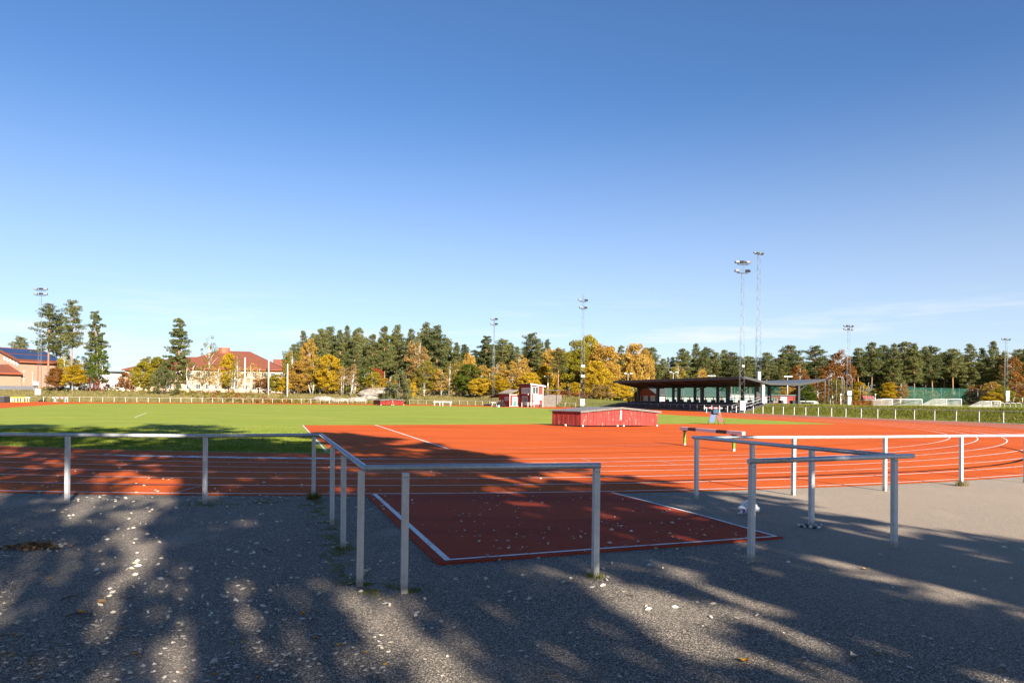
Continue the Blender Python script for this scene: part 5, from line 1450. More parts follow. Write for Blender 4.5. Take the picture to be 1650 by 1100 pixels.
def proto_pine(seed, h=18.0, cb=0.45, Rm=2.9, conical=0.0, dens=26, gap=0.0, leaf=0.36):
    g = np.random.default_rng(seed); mb = MB(); pts = []
    bend = g.uniform(-0.5, 0.5, 2)
    tk = lambda z: Vector((bend[0] * math.sin(z / h * 2.6), bend[1] * math.sin(z / h * 2.2), z))
    zs = [0, h * 0.1, h * 0.3, h * 0.5, h * 0.7, h * 0.87, h * 0.985]
    mb.tube([tk(z) for z in zs], [0.25, 0.2, 0.175, 0.15, 0.11, 0.07, 0.02], 7)
    z = h * cb; ang = g.uniform(0, 6)
    while z < h * 0.985:
        t = (z - h * cb) / (h * (1 - cb))
        prof = (1 - conical) * (math.sqrt(max(0, 1 - (max(0, t - 0.25) / 0.78) ** 2)) * (0.62 + 0.38 * min(1, t / 0.3))) + conical * (1.02 - t) ** 0.85
        nb = int(g.integers(3, 6))
        for _ in range(nb):
            if g.uniform() < gap: continue
            ang += 2.4 + g.uniform(-0.5, 0.5)
            L = Rm * max(0.18, prof) * g.uniform(0.6, 1.12)
            rise = g.uniform(-0.12, 0.34) * L + (0.18 * L if t > 0.6 else 0)
            d = Vector((math.cos(ang), math.sin(ang), 0)); p0 = tk(z); p1 = p0 + d * L + Vector((0, 0, rise))
            mb.tube([p0, p0.lerp(p1, 0.55) + Vector((0, 0, -0.04 * L)), p1], [0.055, 0.035, 0.012], 4, caps=False)
            for f in ((0.42, 0.72, 1.0) if L > 1.3 else (0.7,)):
                c = p0.lerp(p1, f); r = (0.40 + 0.20 * g.uniform()) * (0.75 + 0.25 * L / Rm)
                pts.append(clump(g, c + Vector(g.normal(size=3) * 0.13), (r * 1.25, r * 1.25, r * 0.85), int(0.72 * dens * g.uniform(0.5, 1.3))))
        z += h * (1 - cb) * g.uniform(0.028, 0.055)
    pts.append(clump(g, tk(h * 0.965), (0.4, 0.4, 0.6), dens))
    return mb.mesh('trunk', M['pinebark']), leaf_mesh('crown', np.concatenate(pts), leaf * LS, g, 0.25), h, 2 * Rm

def proto_broad(seed, h=13.0, cb=0.18, Rm=3.0, shape='oval', nc=85, dens=34, leaf=0.33, bark='bark', airy=0.0, multi=1):
    g = np.random.default_rng(seed); mb = MB(); pts = []
    for m in range(multi):
        off = Vector((g.uniform(-0.6, 0.6), g.uniform(-0.6, 0.6), 0)) if multi > 1 else Vector((0, 0, 0))
        ln = Vector((g.uniform(-0.7, 0.7), g.uniform(-0.7, 0.7), 0))
        r0 = 0.17 / math.sqrt(multi) + 0.05
        mb.tube([off * 0.3, off + ln * 0.3 + Vector((0, 0, h * 0.3)), off + ln * 0.7 + Vector((0, 0, h * 0.6)), off * 0.6 + ln + Vector((0, 0, h * 0.93))], [r0, r0 * 0.75, r0 * 0.5, 0.02], 6)
    H0 = h * cb
    lobes = [(g.normal(size=3), g.uniform(0.75, 1.15)) for _ in range(9)]
    lobes = [(v / np.linalg.norm(v), k) for v, k in lobes]
    for i in range(nc):
        v = g.normal(size=3); v /= np.linalg.norm(v)
        k = 1.0
        for lv, lk in lobes:
            dd = float(v @ lv)
            if dd > 0.75: k *= lk
        rr = (0.35 + 0.65 * g.uniform() ** 0.45) * k
        zc = 0.5 + 0.5 * v[2] * rr
        if shape == 'oval': w = math.sin(math.pi * min(1, max(0, zc)) ** 0.8) ** 0.6 * 1.0 + 0.05
        elif shape == 'cone': w = (1.08 - zc) ** 0.8 * 1.25 if zc > 0.12 else 0.9
        else: w = 1.0
        hv = np.array([v[0], v[1]]); hv = hv / max(0.35, np.linalg.norm(hv))
        if shape == 'round': c = np.array([v[0] * Rm * rr, v[1] * Rm * rr, H0 + (h - H0) * (0.5 + 0.5 * v[2] * min(1.0, rr))])
        else: c = np.array([hv[0] * Rm * rr * w, hv[1] * Rm * rr * w, H0 + (h - H0) * min(1, max(0, zc))])
        r = Rm * g.uniform(0.16, 0.30)
        pts.append(clump(g, c, (r, r, r * 0.85), int(dens * g.uniform(0.5, 1.3) * (1 - airy * g.uniform())), 0.4))
        if i % 3 == 0:
            b0 = Vector((0, 0, max(H0 * 0.8, c[2] - h * 0.18)))
            mb.tube([b0, Vector(c) * 0.55 + b0 * 0.45 + Vector((0, 0, 0.1)), Vector(c)], [0.05, 0.03, 0.01], 4, caps=False)
    return mb.mesh('trunk', M[bark]), leaf_mesh('crown', np.concatenate(pts), leaf * LS, g, 0.1, 1.25), h, 2 * Rm

def proto_bush(seed, h=6.0, Rm=3.2, dens=30, nc=120, leaf=0.26, upright=0.4):
    g = np.random.default_rng(seed); mb = MB(); pts = []
    for _ in range(7):
        a = g.uniform(0, 6.28); L = g.uniform(0.5, 0.85)
        mb.tube([Vector((0.1 * math.cos(a), 0.1 * math.sin(a), 0)), Vector((Rm * 0.3 * math.cos(a), Rm * 0.3 * math.sin(a), h * 0.4)), Vector((Rm * 0.5 * L * math.cos(a), Rm * 0.5 * L * math.sin(a), h * L))], [0.09, 0.06, 0.02], 5)
    for _ in range(nc):
        a = g.uniform(0, 6.283); t = g.uniform(0, 1) ** 0.75
        w = (1 - t ** (1.5 + upright)) ** 0.75 * (0.86 + 0.2 * math.sin(3 * a + seed)) + 0.05
        if t < 0.12: w *= 0.85
        rr = g.uniform(0.35, 1) ** 0.5
        c = (Rm * w * rr * math.cos(a), Rm * w * rr * math.sin(a), 0.25 + h * 0.93 * t)
        r = g.uniform(0.3, 0.55) * Rm / 3.2
        pts.append(clump(g, c, (r, r, r * 1.2), int(dens * g.uniform(0.6, 1.2)), 0.4))
    return mb.mesh('stem', M['bark']), leaf_mesh('foliage', np.concatenate(pts), leaf * LS, g, 0.0, 1.5), h, 2 * Rm

def proto_bare(seed, h=11.0, Rm=2.2, leaf=0.26, n=320, bark='birchbark'):
    g = np.random.default_rng(seed); mb = MB(); pts = []
    for m in range(2):
        o = Vector((g.uniform(-0.5, 0.5), g.uniform(-0.4, 0.4), 0)); ln = Vector((g.uniform(-0.9, 0.9), g.uniform(-0.5, 0.5), 0))
        mb.tube([o, o + ln * 0.5 + Vector((0, 0, h * 0.5)), o + ln + Vector((0, 0, h * 0.97))], [0.14, 0.09, 0.02], 6)
        for _ in range(26):
            t = g.uniform(0.3, 0.95); a = g.uniform(0, 6.28); L = Rm * (1.1 - t) * g.uniform(0.8, 1.6)
            p = o + ln * t + Vector((0, 0, h * t)); e = p + Vector((L * math.cos(a), L * math.sin(a), L * g.uniform(0.5, 1.2)))
            mb.tube([p, p.lerp(e, 0.5) + Vector((0, 0, 0.1)), e], [0.04, 0.025, 0.008], 4, caps=False)
            pts.append(clump(g, p.lerp(e, 0.8), (0.7, 0.7, 0.7), n // 26, 0.1))
    return mb.mesh('trunk', M[bark]), leaf_mesh('crown', np.concatenate(pts), leaf * LS, g, 0.0, 1.2), h, 2 * Rm

FINE = 3.2; LS = 0.55
PROTO = {
    'pine': [proto_pine(1, 18, 0.36, 2.9, 0.5, 30, 0.04, 0.34), proto_pine(2, 18, 0.28, 3.0, 0.7, 30, 0.04, 0.34), proto_pine(3, 18, 0.44, 2.7, 0.25, 28, 0.12, 0.34), proto_pine(4, 18, 0.32, 3.1, 0.85, 30, 0.05, 0.34), proto_pine(5, 18, 0.24, 2.9, 0.75, 30, 0.05, 0.34), proto_pine(13, 18, 0.5, 3.0, 0.4, 28, 0.15, 0.34), proto_pine(14, 18, 0.38, 2.6, 0.6, 28, 0.1, 0.34)],
    'tallpine': [proto_pine(6, 22, 0.44, 3.3, 0.45, 24, 0.22), proto_pine(7, 22, 0.48, 3.2, 0.4, 24, 0.22)],
    'fullpine': [proto_pine(8, 20, 0.13, 3.7, 0.7, 44), proto_pine(9, 20, 0.10, 3.4, 0.6, 48)],
    'spruce': [proto_pine(10, 18, 0.05, 2.8, 1.0, 30), proto_pine(12, 18, 0.06, 2.6, 1.0, 30)],
    'birch': [proto_broad(21, 13, 0.14, 2.6, 'oval', 105, 46, 0.34, 'birchbark', 0.4), proto_broad(22, 13, 0.20, 2.4, 'oval', 95, 46, 0.34, 'birchbark', 0.5, 2), proto_broad(23, 13, 0.16, 2.5, 'oval', 100, 42, 0.34, 'birchbark', 0.5, 3)],
    'airybirch': [proto_broad(24, 13, 0.14, 2.5, 'oval', 75, 22, 0.32, 'birchbark', 0.7), proto_broad(25, 13, 0.18, 2.4, 'oval', 70, 22, 0.32, 'birchbark', 0.7, 2), proto_broad(26, 13, 0.16, 2.4, 'oval', 70, 20, 0.32, 'birchbark', 0.7, 3)],
    'maple': [proto_broad(31, 12, 0.10, 3.4, 'round', 150, 52, 0.38), proto_broad(32, 12, 0.12, 3.2, 'oval', 140, 50, 0.38), proto_broad(33, 12, 0.06, 3.3, 'cone', 140, 50, 0.36)],
    'bush': [proto_bush(41), proto_bush(42, 6, 3.0)],
    'shrub': [proto_broad(51, 4.0, 0.0, 2.0, 'round', 42, 30, 0.26), proto_broad(52, 4.0, 0.0, 1.9, 'oval', 40, 30, 0.26), proto_broad(53, 4.0, 0.02, 2.1, 'round', 30, 26, 0.26, 'bark', 0.6)],
    'bare': [proto_bare(61), proto_bare(62)],
}
FINE = 1.0; LS = 1.0
PROTO['shade_dense'] = [proto_pine(15, 20, 0.16, 3.4, 0.25, 44, 0.0, 0.42)]
PROTO['shade_airy'] = [proto_broad(71, 13, 0.25, 2.6, 'oval', 170, 14, 0.34, 'birchbark', 0.5), proto_broad(72, 13, 0.22, 2.8, 'round', 170, 13, 0.36)]
PROTO['shade_mid'] = [proto_broad(73, 13, 0.12, 2.6, 'oval', 150, 15, 0.40), proto_broad(74, 13, 0.12, 2.6, 'oval', 150, 15, 0.40)]
PROTO['shade_gap'] = [proto_pine(16, 22, 0.48, 3.0, 0.1, 22, 0.1), proto_pine(17, 22, 0.45, 3.2, 0.0, 22, 0.1)]
PROTO['shade_high'] = [proto_pine(18, 18, 0.46, 3.2, 0.15, 30, 0.04, 0.40)]
NAMES = {'airybirch': 'birch_tree', 'shade_high': 'pine_tree', 'shade_mid': 'broadleaf_tree', 'shade_gap': 'pine_tree', 'shade_dense': 'pine_tree', 'shade_airy': 'birch_tree', 'pine': 'pine_tree', 'tallpine': 'pine_tree', 'fullpine': 'pine_tree', 'spruce': 'spruce_tree', 'birch': 'birch_tree', 'maple': 'broadleaf_tree', 'bush': 'evergreen_bush', 'shrub': 'shrub', 'bare': 'birch_tree'}
CATS = {'airybirch': 'tree', 'shade_high': 'tree', 'shade_mid': 'tree', 'shade_gap': 'tree', 'shade_dense': 'tree', 'shade_airy': 'tree', 'pine': 'tree', 'tallpine': 'tree', 'fullpine': 'tree', 'spruce': 'tree', 'birch': 'tree', 'maple': 'tree', 'bush': 'bush', 'shrub': 'shrub', 'bare': 'tree'}
trng = random.Random(77)
def plant(kind, x, y, h, w, mat, label, group=None, var=None, z=None):
    v = PROTO[kind][trng.randrange(len(PROTO[kind])) if var is None else var]
    z = height(x, y) if z is None else z
    root = thing(NAMES[kind], label, CATS[kind], (x, y, z - 0.05), trng.random() * 6.28, group)
    root.scale = (w / v[3], w / v[3], h / v[2])
    bush = kind == 'bush'
    inst('stem' if bush else 'trunk', v[0], root)
    c_ = bpy.data.objects.new('foliage' if bush else 'crown', v[1])
    if not v[1].materials: v[1].materials.append(M['l_pine'])
    link(c_, root)
    c_.material_slots[0].link = 'OBJECT'; c_.material_slots[0].material = M[mat]
    return root
def tree(kind, px, yt, d, wpx, mat, label, group=None, var=None):
    t = P(px, yt, d); z = height(t.x, d)
    return plant(kind, t.x, d, t.z - z, wpx * d / FPX * 1.04, mat, label, group, var, z)

# left group by the brick hall
tree('pine', 33, 541, 240, 30, 'l_pine', 'round topped pine standing behind the solar panel roof', None, 2)
tree('tallpine', 78, 487, 188, 50, 'l_pine', 'tall pine with bare grey trunk right beside the far left floodlight mast', None, 0)
tree('tallpine', 97, 503, 193, 32, 'l_pinedark', 'dark pine between the two tall trunks at the brick hall', None, 0)
tree('tallpine', 115, 482, 184, 38, 'l_pine', 'tallest pine of the left group with a reddish trunk', None, 1)
tree('fullpine', 152, 501, 192, 40, 'l_pinedark', 'dense dark conifer at the right of the left pine group', None, 1)
tree('birch', 160, 556, 188, 26, 'l_green', 'pale green birch hanging over the right of the dense dark conifer')
tree('birch', 103, 566, 190, 24, 'l_ygreen', 'yellow green birch behind the red and orange trees at the brick hall')
tree('birch', 128, 572, 190, 30, 'l_olive', 'olive birch behind the golden maple')
tree('maple', 92, 588, 180, 34, 'l_rust', 'rust red small tree left of the golden maple', None, 2)
tree('maple', 119, 583, 176, 36, 'l_yellow', 'bright golden maple with leaves down to the bank', None, 2)
tree('shrub', 146, 604, 180, 26, 'l_red', 'dark red bush right of the golden maple', None, 2)
tree('shrub', 160, 612, 182, 18, 'l_red', 'lower dark red bush beside the flat roofed building', None, 2)
for px, yt, w, m, lab in ((98, 622, 26, 'l_green', 'low green shrub beneath the rust red tree'), (137, 620, 22, 'l_olive', 'low olive shrub right of the golden maple foot'), (152, 624, 26, 'l_green', 'low green shrub beneath the dark red bushes'), (75, 622, 16, 'l_olive', 'low olive shrub beside the floodlight mast cabinet')):
    tree('shrub', px, yt, 184, w, m, lab)
tree('maple', 203, 601, 205, 22, 'l_rust', 'small orange red tree before the white flat roofed building', None, 1)
tree('shrub', 186, 619, 200, 14, 'l_rust', 'low rusty shrub left of the small orange red tree')
tree('shrub', 214, 620, 200, 14, 'l_rust', 'low rusty shrub right of the small orange red tree')
tree('shrub', 173, 618, 203, 12, 'l_tan', 'thin tan shrub far left of the small orange red tree')
# in front of the school
tree('birch', 240, 570, 198, 30, 'l_olive', 'airy olive birch over the left wing of the red roof', None, 0)
tree('maple', 232, 584, 193, 36, 'l_ygreen', 'broad yellow green tree before the left wing of the red roof', None, 1)
tree('maple', 255, 577, 195, 34, 'l_ygreen', 'yellow green tree just left of the lone tall pine', None, 1)
tree('fullpine', 285.5, 511, 192, 50, 'l_pine', 'lone tall pine standing before the red school roof', None, 0)
tree('bush', 264, 590, 171, 50, 'l_bush', 'big round evergreen bush on the bank below the lone pine', None, 0)
tree('airybirch', 338, 540, 190, 26, 'l_olive', 'slender birch whose thin top rises over the roof chimney', None, 0)
tree('airybirch', 310, 584, 190, 40, 'l_olive', 'olive birch between the lone pine and the slender birch', None, 1)
tree('airybirch', 328, 588, 192, 30, 'l_ygreen', 'yellowing birch left of the slender birch foot', None, 2)
tree('airybirch', 352, 590, 190, 34, 'l_yellow', 'pale yellow birch right of the slender birch', None, 1)
tree('maple', 369, 571, 194, 28, 'l_yellow', 'golden pointed tree in front of the middle of the red roof', None, 1)
tree('airybirch', 383, 569, 192, 18, 'l_olive', 'thin olive birch left of the first white pole', None, 0)
tree('airybirch', 376, 592, 188, 34, 'l_ygreen', 'loose yellow green birch below the golden pointed tree', None, 2)
tree('airybirch', 405, 584, 190, 28, 'l_orange', 'orange yellow birch right of the first white pole', None, 0)
tree('airybirch', 418, 590, 192, 24, 'l_yellow', 'yellow birch between the first and second white poles', None, 1)
tree('spruce', 432, 592, 190, 18, 'l_pinedark', 'small dark spruce behind the second white pole', None, 0)
tree('birch', 420, 606, 186, 24, 'l_rust', 'small rusty tree left of the second white pole', None, 2)
tree('maple', 445, 602, 187, 28, 'l_ygreen', 'low yellow green tree between the second and third white poles', None, 0)
tree('maple', 458, 608, 186, 20, 'l_yellow', 'low yellow tree left of the third white pole', None, 1)
for i, (px, w, m, lab) in enumerate(((300, 18, 'l_olive', 'low olive shrub right of the big evergreen bush'), (322, 14, 'l_tan', 'low tan shrub beneath the slender birch'), (370, 20, 'l_yellow', 'low yellow shrub before the school wall'), (350, 16, 'l_green', 'low green shrub before the school wall'), (402, 16, 'l_orange', 'low orange shrub at the foot of the first white pole'), (345, 26, 'l_olive', 'wide olive shrub on the bank left of the first white pole'))):
    tree('shrub', px, 628 if i < 5 else 634, 180, w, m, lab)
# the wood behind the far bend: pines along the skyline, left to right
FOREST = [(490, 534, 24), (505, 537, 22), (520, 529, 24), (535, 526, 24), (548, 532, 24), (559, 523, 26), (571, 533, 22), (580, 526, 26), (602, 537, 24), (612, 545, 20), (621, 524, 26), (643, 523, 26), (661, 528, 26), (672, 540, 24), (685, 521, 30), (707, 524, 30), (722, 545, 22), (735, 552, 24), (748, 555, 24)]
ORD = ['first', 'second', 'third', 'fourth', 'fifth', 'sixth', 'seventh', 'eighth', 'ninth', 'tenth', 'eleventh', 'twelfth', 'thirteenth', 'fourteenth', 'fifteenth', 'sixteenth', 'seventeenth', 'eighteenth', 'nineteenth', 'twentieth', 'twenty first', 'twenty second', 'twenty third', 'twenty fourth', 'twenty fifth', 'twenty sixth', 'twenty seventh', 'twenty eighth', 'twenty ninth', 'thirtieth']
for i, (px, yt, w) in enumerate(FOREST):
    tree('pine', px, yt, 212 + (i * 7) % 13, w * trng.uniform(1.1, 1.6), 'l_pine' if i % 3 else 'l_pinedark', ORD[i] + ' pine from the left along the skyline behind the white poles and knoll', 'pines behind the far bend')
MID = [(785.5, 541, 38, 'fullpine'), (809, 545, 32, 'pine'), (822, 552, 26, 'pine'), (834, 557, 26, 'pine'), (855, 536, 32, 'pine'), (868, 552, 28, 'pine'), (883, 547, 22, 'pine'), (1002, 555, 28, 'fullpine'), (990, 572, 22, 'pine')]
for i, (px, yt, w, k) in enumerate(MID):
    tree(k, px, yt, 212 + (i * 5) % 12, w * 1.2, 'l_pine' if i % 2 else 'l_pinedark', ORD[i] + ' pine from the left behind the red booth and the orange maples', 'pines behind the red booth')
STAND = [(1041, 560, 24), (1052, 558, 24), (1070, 577, 20), (1085, 574, 20), (1100, 560, 36), (1120, 552, 24), (1133, 562, 22), (1141, 559, 24), (1154, 566, 24), (1165, 562, 26), (1180, 567, 28), (1192, 574, 22), (1202, 573, 22), (1212, 574, 22), (1236, 567, 32), (1250, 576, 26), (1262, 568, 24), (1272, 556, 36), (1290, 574, 24)]
for i, (px, yt, w) in enumerate(STAND):
    tree('pine', px, yt, 214 + (i * 7) % 14, w * trng.uniform(1.05, 1.5), 'l_pine' if (i * 5) % 7 > 2 else 'l_pinedark', ORD[i] + ' pine from the left along the skyline behind the grandstand', 'pines behind the grandstand')
tree('spruce', 1077.5, 574, 205, 16, 'l_pinedark', 'narrow dark spruce behind the left part of the grandstand roof')
RIGHT = [(1311, 556, 36), (1326, 574, 24), (1337, 580, 22), (1386, 560, 30), (1404.5, 551, 26), (1423, 556, 30), (1443, 552, 24), (1457, 549, 32), (1475, 553, 26), (1492, 558, 28), (1505, 557, 24), (1520, 566, 24), (1536.5, 561, 36), (1552, 572, 22), (1565, 555, 30), (1581, 561, 28), (1602, 548, 30), (1616, 566, 24), (1639, 562, 28), (1652, 560, 26), (1668, 556, 28)]
for i, (px, yt, w) in enumerate(RIGHT):
    tree('pine' if i not in (0,) else 'tallpine', px, yt, 222 + (i * 9) % 17, w * trng.uniform(1.05, 1.5), 'l_pine' if (i * 3) % 5 else 'l_pinedark', ORD[i] + ' pine from the left along the skyline right of the grandstand', 'pines right of the grandstand', None)
# darker pines filling the wood behind the front row
sk = sorted([(a, b) for a, b, *_ in FOREST + MID + STAND + RIGHT]); skx = [a for a, b in sk]; sky_ = [b for a, b in sk]
def back_zone(px):
    return 'behind the far bend' if px < 770 else 'behind the red booth' if px < 1030 else 'behind the grandstand' if px < 1300 else 'right of the grandstand'
px = 478.0; i = 0
while px < 1690:
    yt = float(np.interp(px, skx, sky_)) + trng.uniform(9, 26)
    zn = back_zone(px)
    tree('fullpine' if i % 2 else 'pine', px, yt, trng.uniform(236, 262), trng.uniform(34, 44), 'l_pinedark' if i % 3 else 'l_pine', 'darker pine half hidden inside the wood ' + zn, 'inner pines ' + zn)
    px += trng.uniform(9, 16); i += 1
# broadleaf trees and shrubs along the edge of the wood (px, top, d, width, kind, leaf, label)
EDGE = [
    (472, 559, 196, 24, 'birch', 'l_olive', 'slender olive birch at the left corner of the wood'),
    (483, 584, 192, 30, 'maple', 'l_orange', 'orange tan birch right of the third white pole'),
    (498, 540, 208, 20, 'birch', 'l_orange', 'small orange crown high among the leftmost forest pines'),
    (503, 579, 192, 28, 'birch', 'l_orange', 'orange green birch left of the big yellow birch'),
    (516, 570, 194, 34, 'birch', 'l_ygreen', 'broad yellow green birch left of the brightest yellow birch'),
    (531, 574, 190, 32, 'maple', 'l_yellow', 'brightest yellow birch at the left part of the wood'),
    (552, 592, 189, 26, 'bare', 'l_tan', 'nearly bare birch right of the brightest yellow birch'),
    (566, 597, 187, 22, 'bare', 'l_tan', 'second nearly bare birch with pale forked trunk'),
    (571, 586, 192, 18, 'birch', 'l_tan', 'tan birch behind the two nearly bare birches'),
    (590, 590, 192, 30, 'birch', 'l_green', 'green birch left of the reddish trees on the knoll'),
    (601, 596, 190, 22, 'birch', 'l_ygreen', 'yellow green birch over the knoll rocks'),
    (607, 588, 206, 24, 'maple', 'l_red', 'red brown tree among the trunks above the knoll'),
    (612, 616, 186, 18, 'shrub', 'l_yellow', 'yellow shrub on the knoll beside the rocks'),
    (628, 604, 200, 20, 'birch', 'l_yellow', 'yellow birch behind the conical evergreen bush'),
    (645, 597, 178, 40, 'bush', 'l_bush', 'conical evergreen bush on the bank above the far red box'),
    (664, 606, 188, 18, 'shrub', 'l_yellow', 'yellow shrub touching the right side of the conical bush'),
    (674, 545, 194, 30, 'birch', 'l_tan', 'tall golden tan birch with a white trunk above the far bend'),
    (684, 574, 188, 24, 'birch', 'l_olive', 'olive birch with several white trunks above the far bend'),
    (700, 590, 190, 26, 'birch', 'l_ygreen', 'yellow green birch in the middle of the wood edge'),
    (711, 592, 188, 22, 'birch', 'l_orange', 'orange tan birch left of the thin white trunked birches'),
    (722, 584, 187, 24, 'bare', 'l_olive', 'thin half bare birch left of the green leafy tree'),
    (735, 578, 189, 26, 'birch', 'l_olive', 'grey olive birch left of the green leafy tree'),
    (757, 562, 202, 22, 'maple', 'l_orange', 'orange yellow crown standing above the green leafy tree'),
    (757, 588, 184, 32, 'maple', 'l_green', 'green leafy tree turning yellow left of the booth'),
    (745, 590, 190, 22, 'birch', 'l_olive', 'olive birch just left of the green leafy tree'),
    (776, 585, 186, 28, 'birch', 'l_orange', 'orange yellow tree left of the thin floodlight mast'),
    (772, 608, 182, 28, 'maple', 'l_yellow', 'bright yellow low tree left of the booth lean-to'),
    (790, 598, 185, 24, 'birch', 'l_ygreen', 'yellow green tree around the thin floodlight mast'),
    (801, 582, 190, 28, 'birch', 'l_orange', 'orange tree right of the thin floodlight mast'),
    (806, 604, 182, 26, 'maple', 'l_yellow', 'yellow low tree behind the booth roof'),
    (826, 590, 188, 32, 'birch', 'l_orange', 'amber birch behind the left of the booth tower'),
    (838, 570, 194, 28, 'birch', 'l_orange', 'amber crown above the booth tower'),
    (850, 598, 184, 30, 'maple', 'l_yellow', 'golden tree right behind the booth tower'),
    (862, 612, 182, 22, 'maple', 'l_yellow', 'lower golden tree right of the booth tower'),
    (886, 554, 198, 30, 'maple', 'l_orange', 'tall orange maple left of the umbrella shaped pine'),
    (904, 553, 200, 30, 'maple', 'l_orange', 'tall orange maple behind the umbrella shaped pine'),
    (878, 590, 196, 24, 'maple', 'l_yellow', 'yellow tree below the tall orange maple'),
    (930, 545, 196, 40, 'maple', 'l_ygreen', 'large olive gold maple directly behind the middle mast'),
    (950, 544, 198, 34, 'maple', 'l_ygreen', 'large yellow green maple right of the middle mast'),
    (973, 545, 194, 48, 'maple', 'l_orange', 'largest orange maple left of the grandstand'),
    (962, 580, 188, 34, 'maple', 'l_yellow', 'yellow maple below the largest orange maple'),
    (1025, 551, 198, 36, 'maple', 'l_orange', 'orange maple above the left tip of the grandstand roof'),
    (1040, 565, 202, 22, 'maple', 'l_orange', 'smaller orange maple above the grandstand roof'),
    (918, 614, 180, 32, 'shrub', 'l_yellow', 'bright yellow shrub left of the middle mast'),
    (958, 614, 180, 30, 'shrub', 'l_yellow', 'bright yellow shrub right of the middle mast'),
    (972, 618, 178, 30, 'shrub', 'l_tan', 'pale yellow shrub in front of the largest orange maple'),
    (985, 608, 180, 26, 'maple', 'l_yellow', 'yellow young tree left of the grandstand roof tip'),
    (1004, 616, 182, 26, 'maple', 'l_yellow', 'pale yellow young tree under the grandstand roof tip'),
    (1020, 618, 186, 22, 'birch', 'l_ygreen', 'yellow green young tree beside the clubhouse gable'),
    (1092, 584, 200, 20, 'birch', 'l_olive', 'olive birch above the middle of the grandstand roof'),
    (1128, 590, 200, 20, 'birch', 'l_orange', 'small orange birch above the grandstand roof'),
    (1288, 584, 202, 26, 'birch', 'l_rust', 'brown birch behind the rear grandstand wing'),
    (1270, 622, 196, 30, 'maple', 'l_orange', 'orange yellow shrubs seen under the rear grandstand wing'),
    (1300, 620, 192, 24, 'maple', 'l_green', 'green shrub right of the rear grandstand column'),
    (1318, 612, 196, 28, 'birch', 'l_rust', 'rusty young tree left of the throwing cage'),
    (1342, 606, 200, 26, 'birch', 'l_olive', 'olive young tree behind the throwing cage'),
    (1355, 558, 206, 30, 'birch', 'l_rust', 'tall brown birch with thinning crown left of the right hand mast'),
    (1338, 580, 204, 26, 'birch', 'l_rust', 'rusty birch left of the tall brown birch'),
    (1384, 616, 186, 22, 'maple', 'l_yellow', 'yellow birch between the throwing cage and the hedge'),
    (1432, 611, 188, 24, 'maple', 'l_yellow', 'brightest yellow birch left of the green windscreen'),
    (1418, 622, 190, 22, 'birch', 'l_ygreen', 'yellow green young tree left of the brightest yellow birch'),
    (1451, 615, 187, 18, 'birch', 'l_tan', 'tan birch in front of the left edge of the green windscreen'),
    (1474, 625, 212, 22, 'birch', 'l_olive', 'olive young tree behind the left of the green windscreen'),
    (1500, 628, 212, 20, 'birch', 'l_tan', 'tan young tree behind the middle of the green windscreen'),
    (1540, 628, 212, 24, 'birch', 'l_olive', 'olive young tree behind the right of the green windscreen'),
    (1570, 622, 212, 24, 'birch', 'l_rust', 'rusty young tree behind the right end of the windscreen'),
    (1598, 612, 200, 22, 'birch', 'l_orange', 'orange young tree right of the green windscreen'),
    (1580, 618, 206, 22, 'birch', 'l_rust', 'rust orange young tree above the right end of the windscreen'),
    (1612, 622, 196, 26, 'maple', 'l_ygreen', 'yellow green bush left of the far right mast'),
    (1600, 632, 192, 24, 'maple', 'l_yellow', 'yellow bush behind the small goal at the right'),
    (1630, 618, 204, 28, 'birch', 'l_rust', 'brown young tree right of the far right mast'),
    (1646, 614, 206, 26, 'birch', 'l_tan', 'tan young tree at the right edge of the photo'),
    (1628, 563, 222, 30, 'birch', 'l_rust', 'tall brown birch among the pines at the far right'),
]
for px, yt, d, w, k, m, lab in EDGE: tree(k, px, yt, d, w * 1.3, m, lab)
tree('tallpine', 900, 560, 186, 34, 'l_pine', 'umbrella shaped pine with two pale trunks in front of the orange maples', None, 1)
for i, (px, yt, w) in enumerate(((908, 628, 20), (920, 630, 22), (934, 629, 18), (946, 632, 16), (893, 632, 14))):
    tree('shrub', px, yt, 172, w, 'l_red' if i % 2 == 0 else 'l_rust', ORD[i] + ' low red shrub from the left beside the board fence', 'red shrubs along the bank')
# undergrowth at the foot of the wood
def undergrowth(name, x0, x1, d0, d1, n, h, mat, seed, leaf=0.42):
    g = np.random.default_rng(seed); pts = []
    for _ in range(n):
        px_ = g.uniform(x0, x1); d = g.uniform(d0, d1); u = (px_ - 825) / FPX * d
        hh = h * g.uniform(0.35, 1.0); z = height(u, d)
        pts.append(clump(g, (u, d, z + hh * 0.45), (hh * 0.55, hh * 0.5, hh * 0.55), 26, 0.3))
    me = leaf_mesh(name, np.concatenate(pts), leaf, g, 0.0, 1.3); me.materials.append(M[mat])
    tag(inst(name, me), kind='stuff')
undergrowth('undergrowth', 474, 790, 203, 225, 220, 4.2, 'l_olive', 1); undergrowth('undergrowth', 474, 1030, 205, 232, 260, 5.5, 'l_pinedark', 2)
undergrowth('undergrowth', 780, 1040, 196, 220, 170, 4.2, 'l_yellow', 3); undergrowth('undergrowth', 1030, 1680, 212, 245, 420, 5.0, 'l_green', 4)
undergrowth('undergrowth', 1290, 1680, 206, 226, 150, 3.2, 'l_rust', 5); undergrowth('undergrowth', 474, 800, 198, 208, 80, 2.2, 'l_tan', 6)
undergrowth('undergrowth', 1030, 1690, 240, 268, 560, 11.0, 'l_pinedark', 7, 0.55); undergrowth('undergrowth', 470, 1030, 240, 268, 480, 11.0, 'l_pinedark', 8, 0.55)
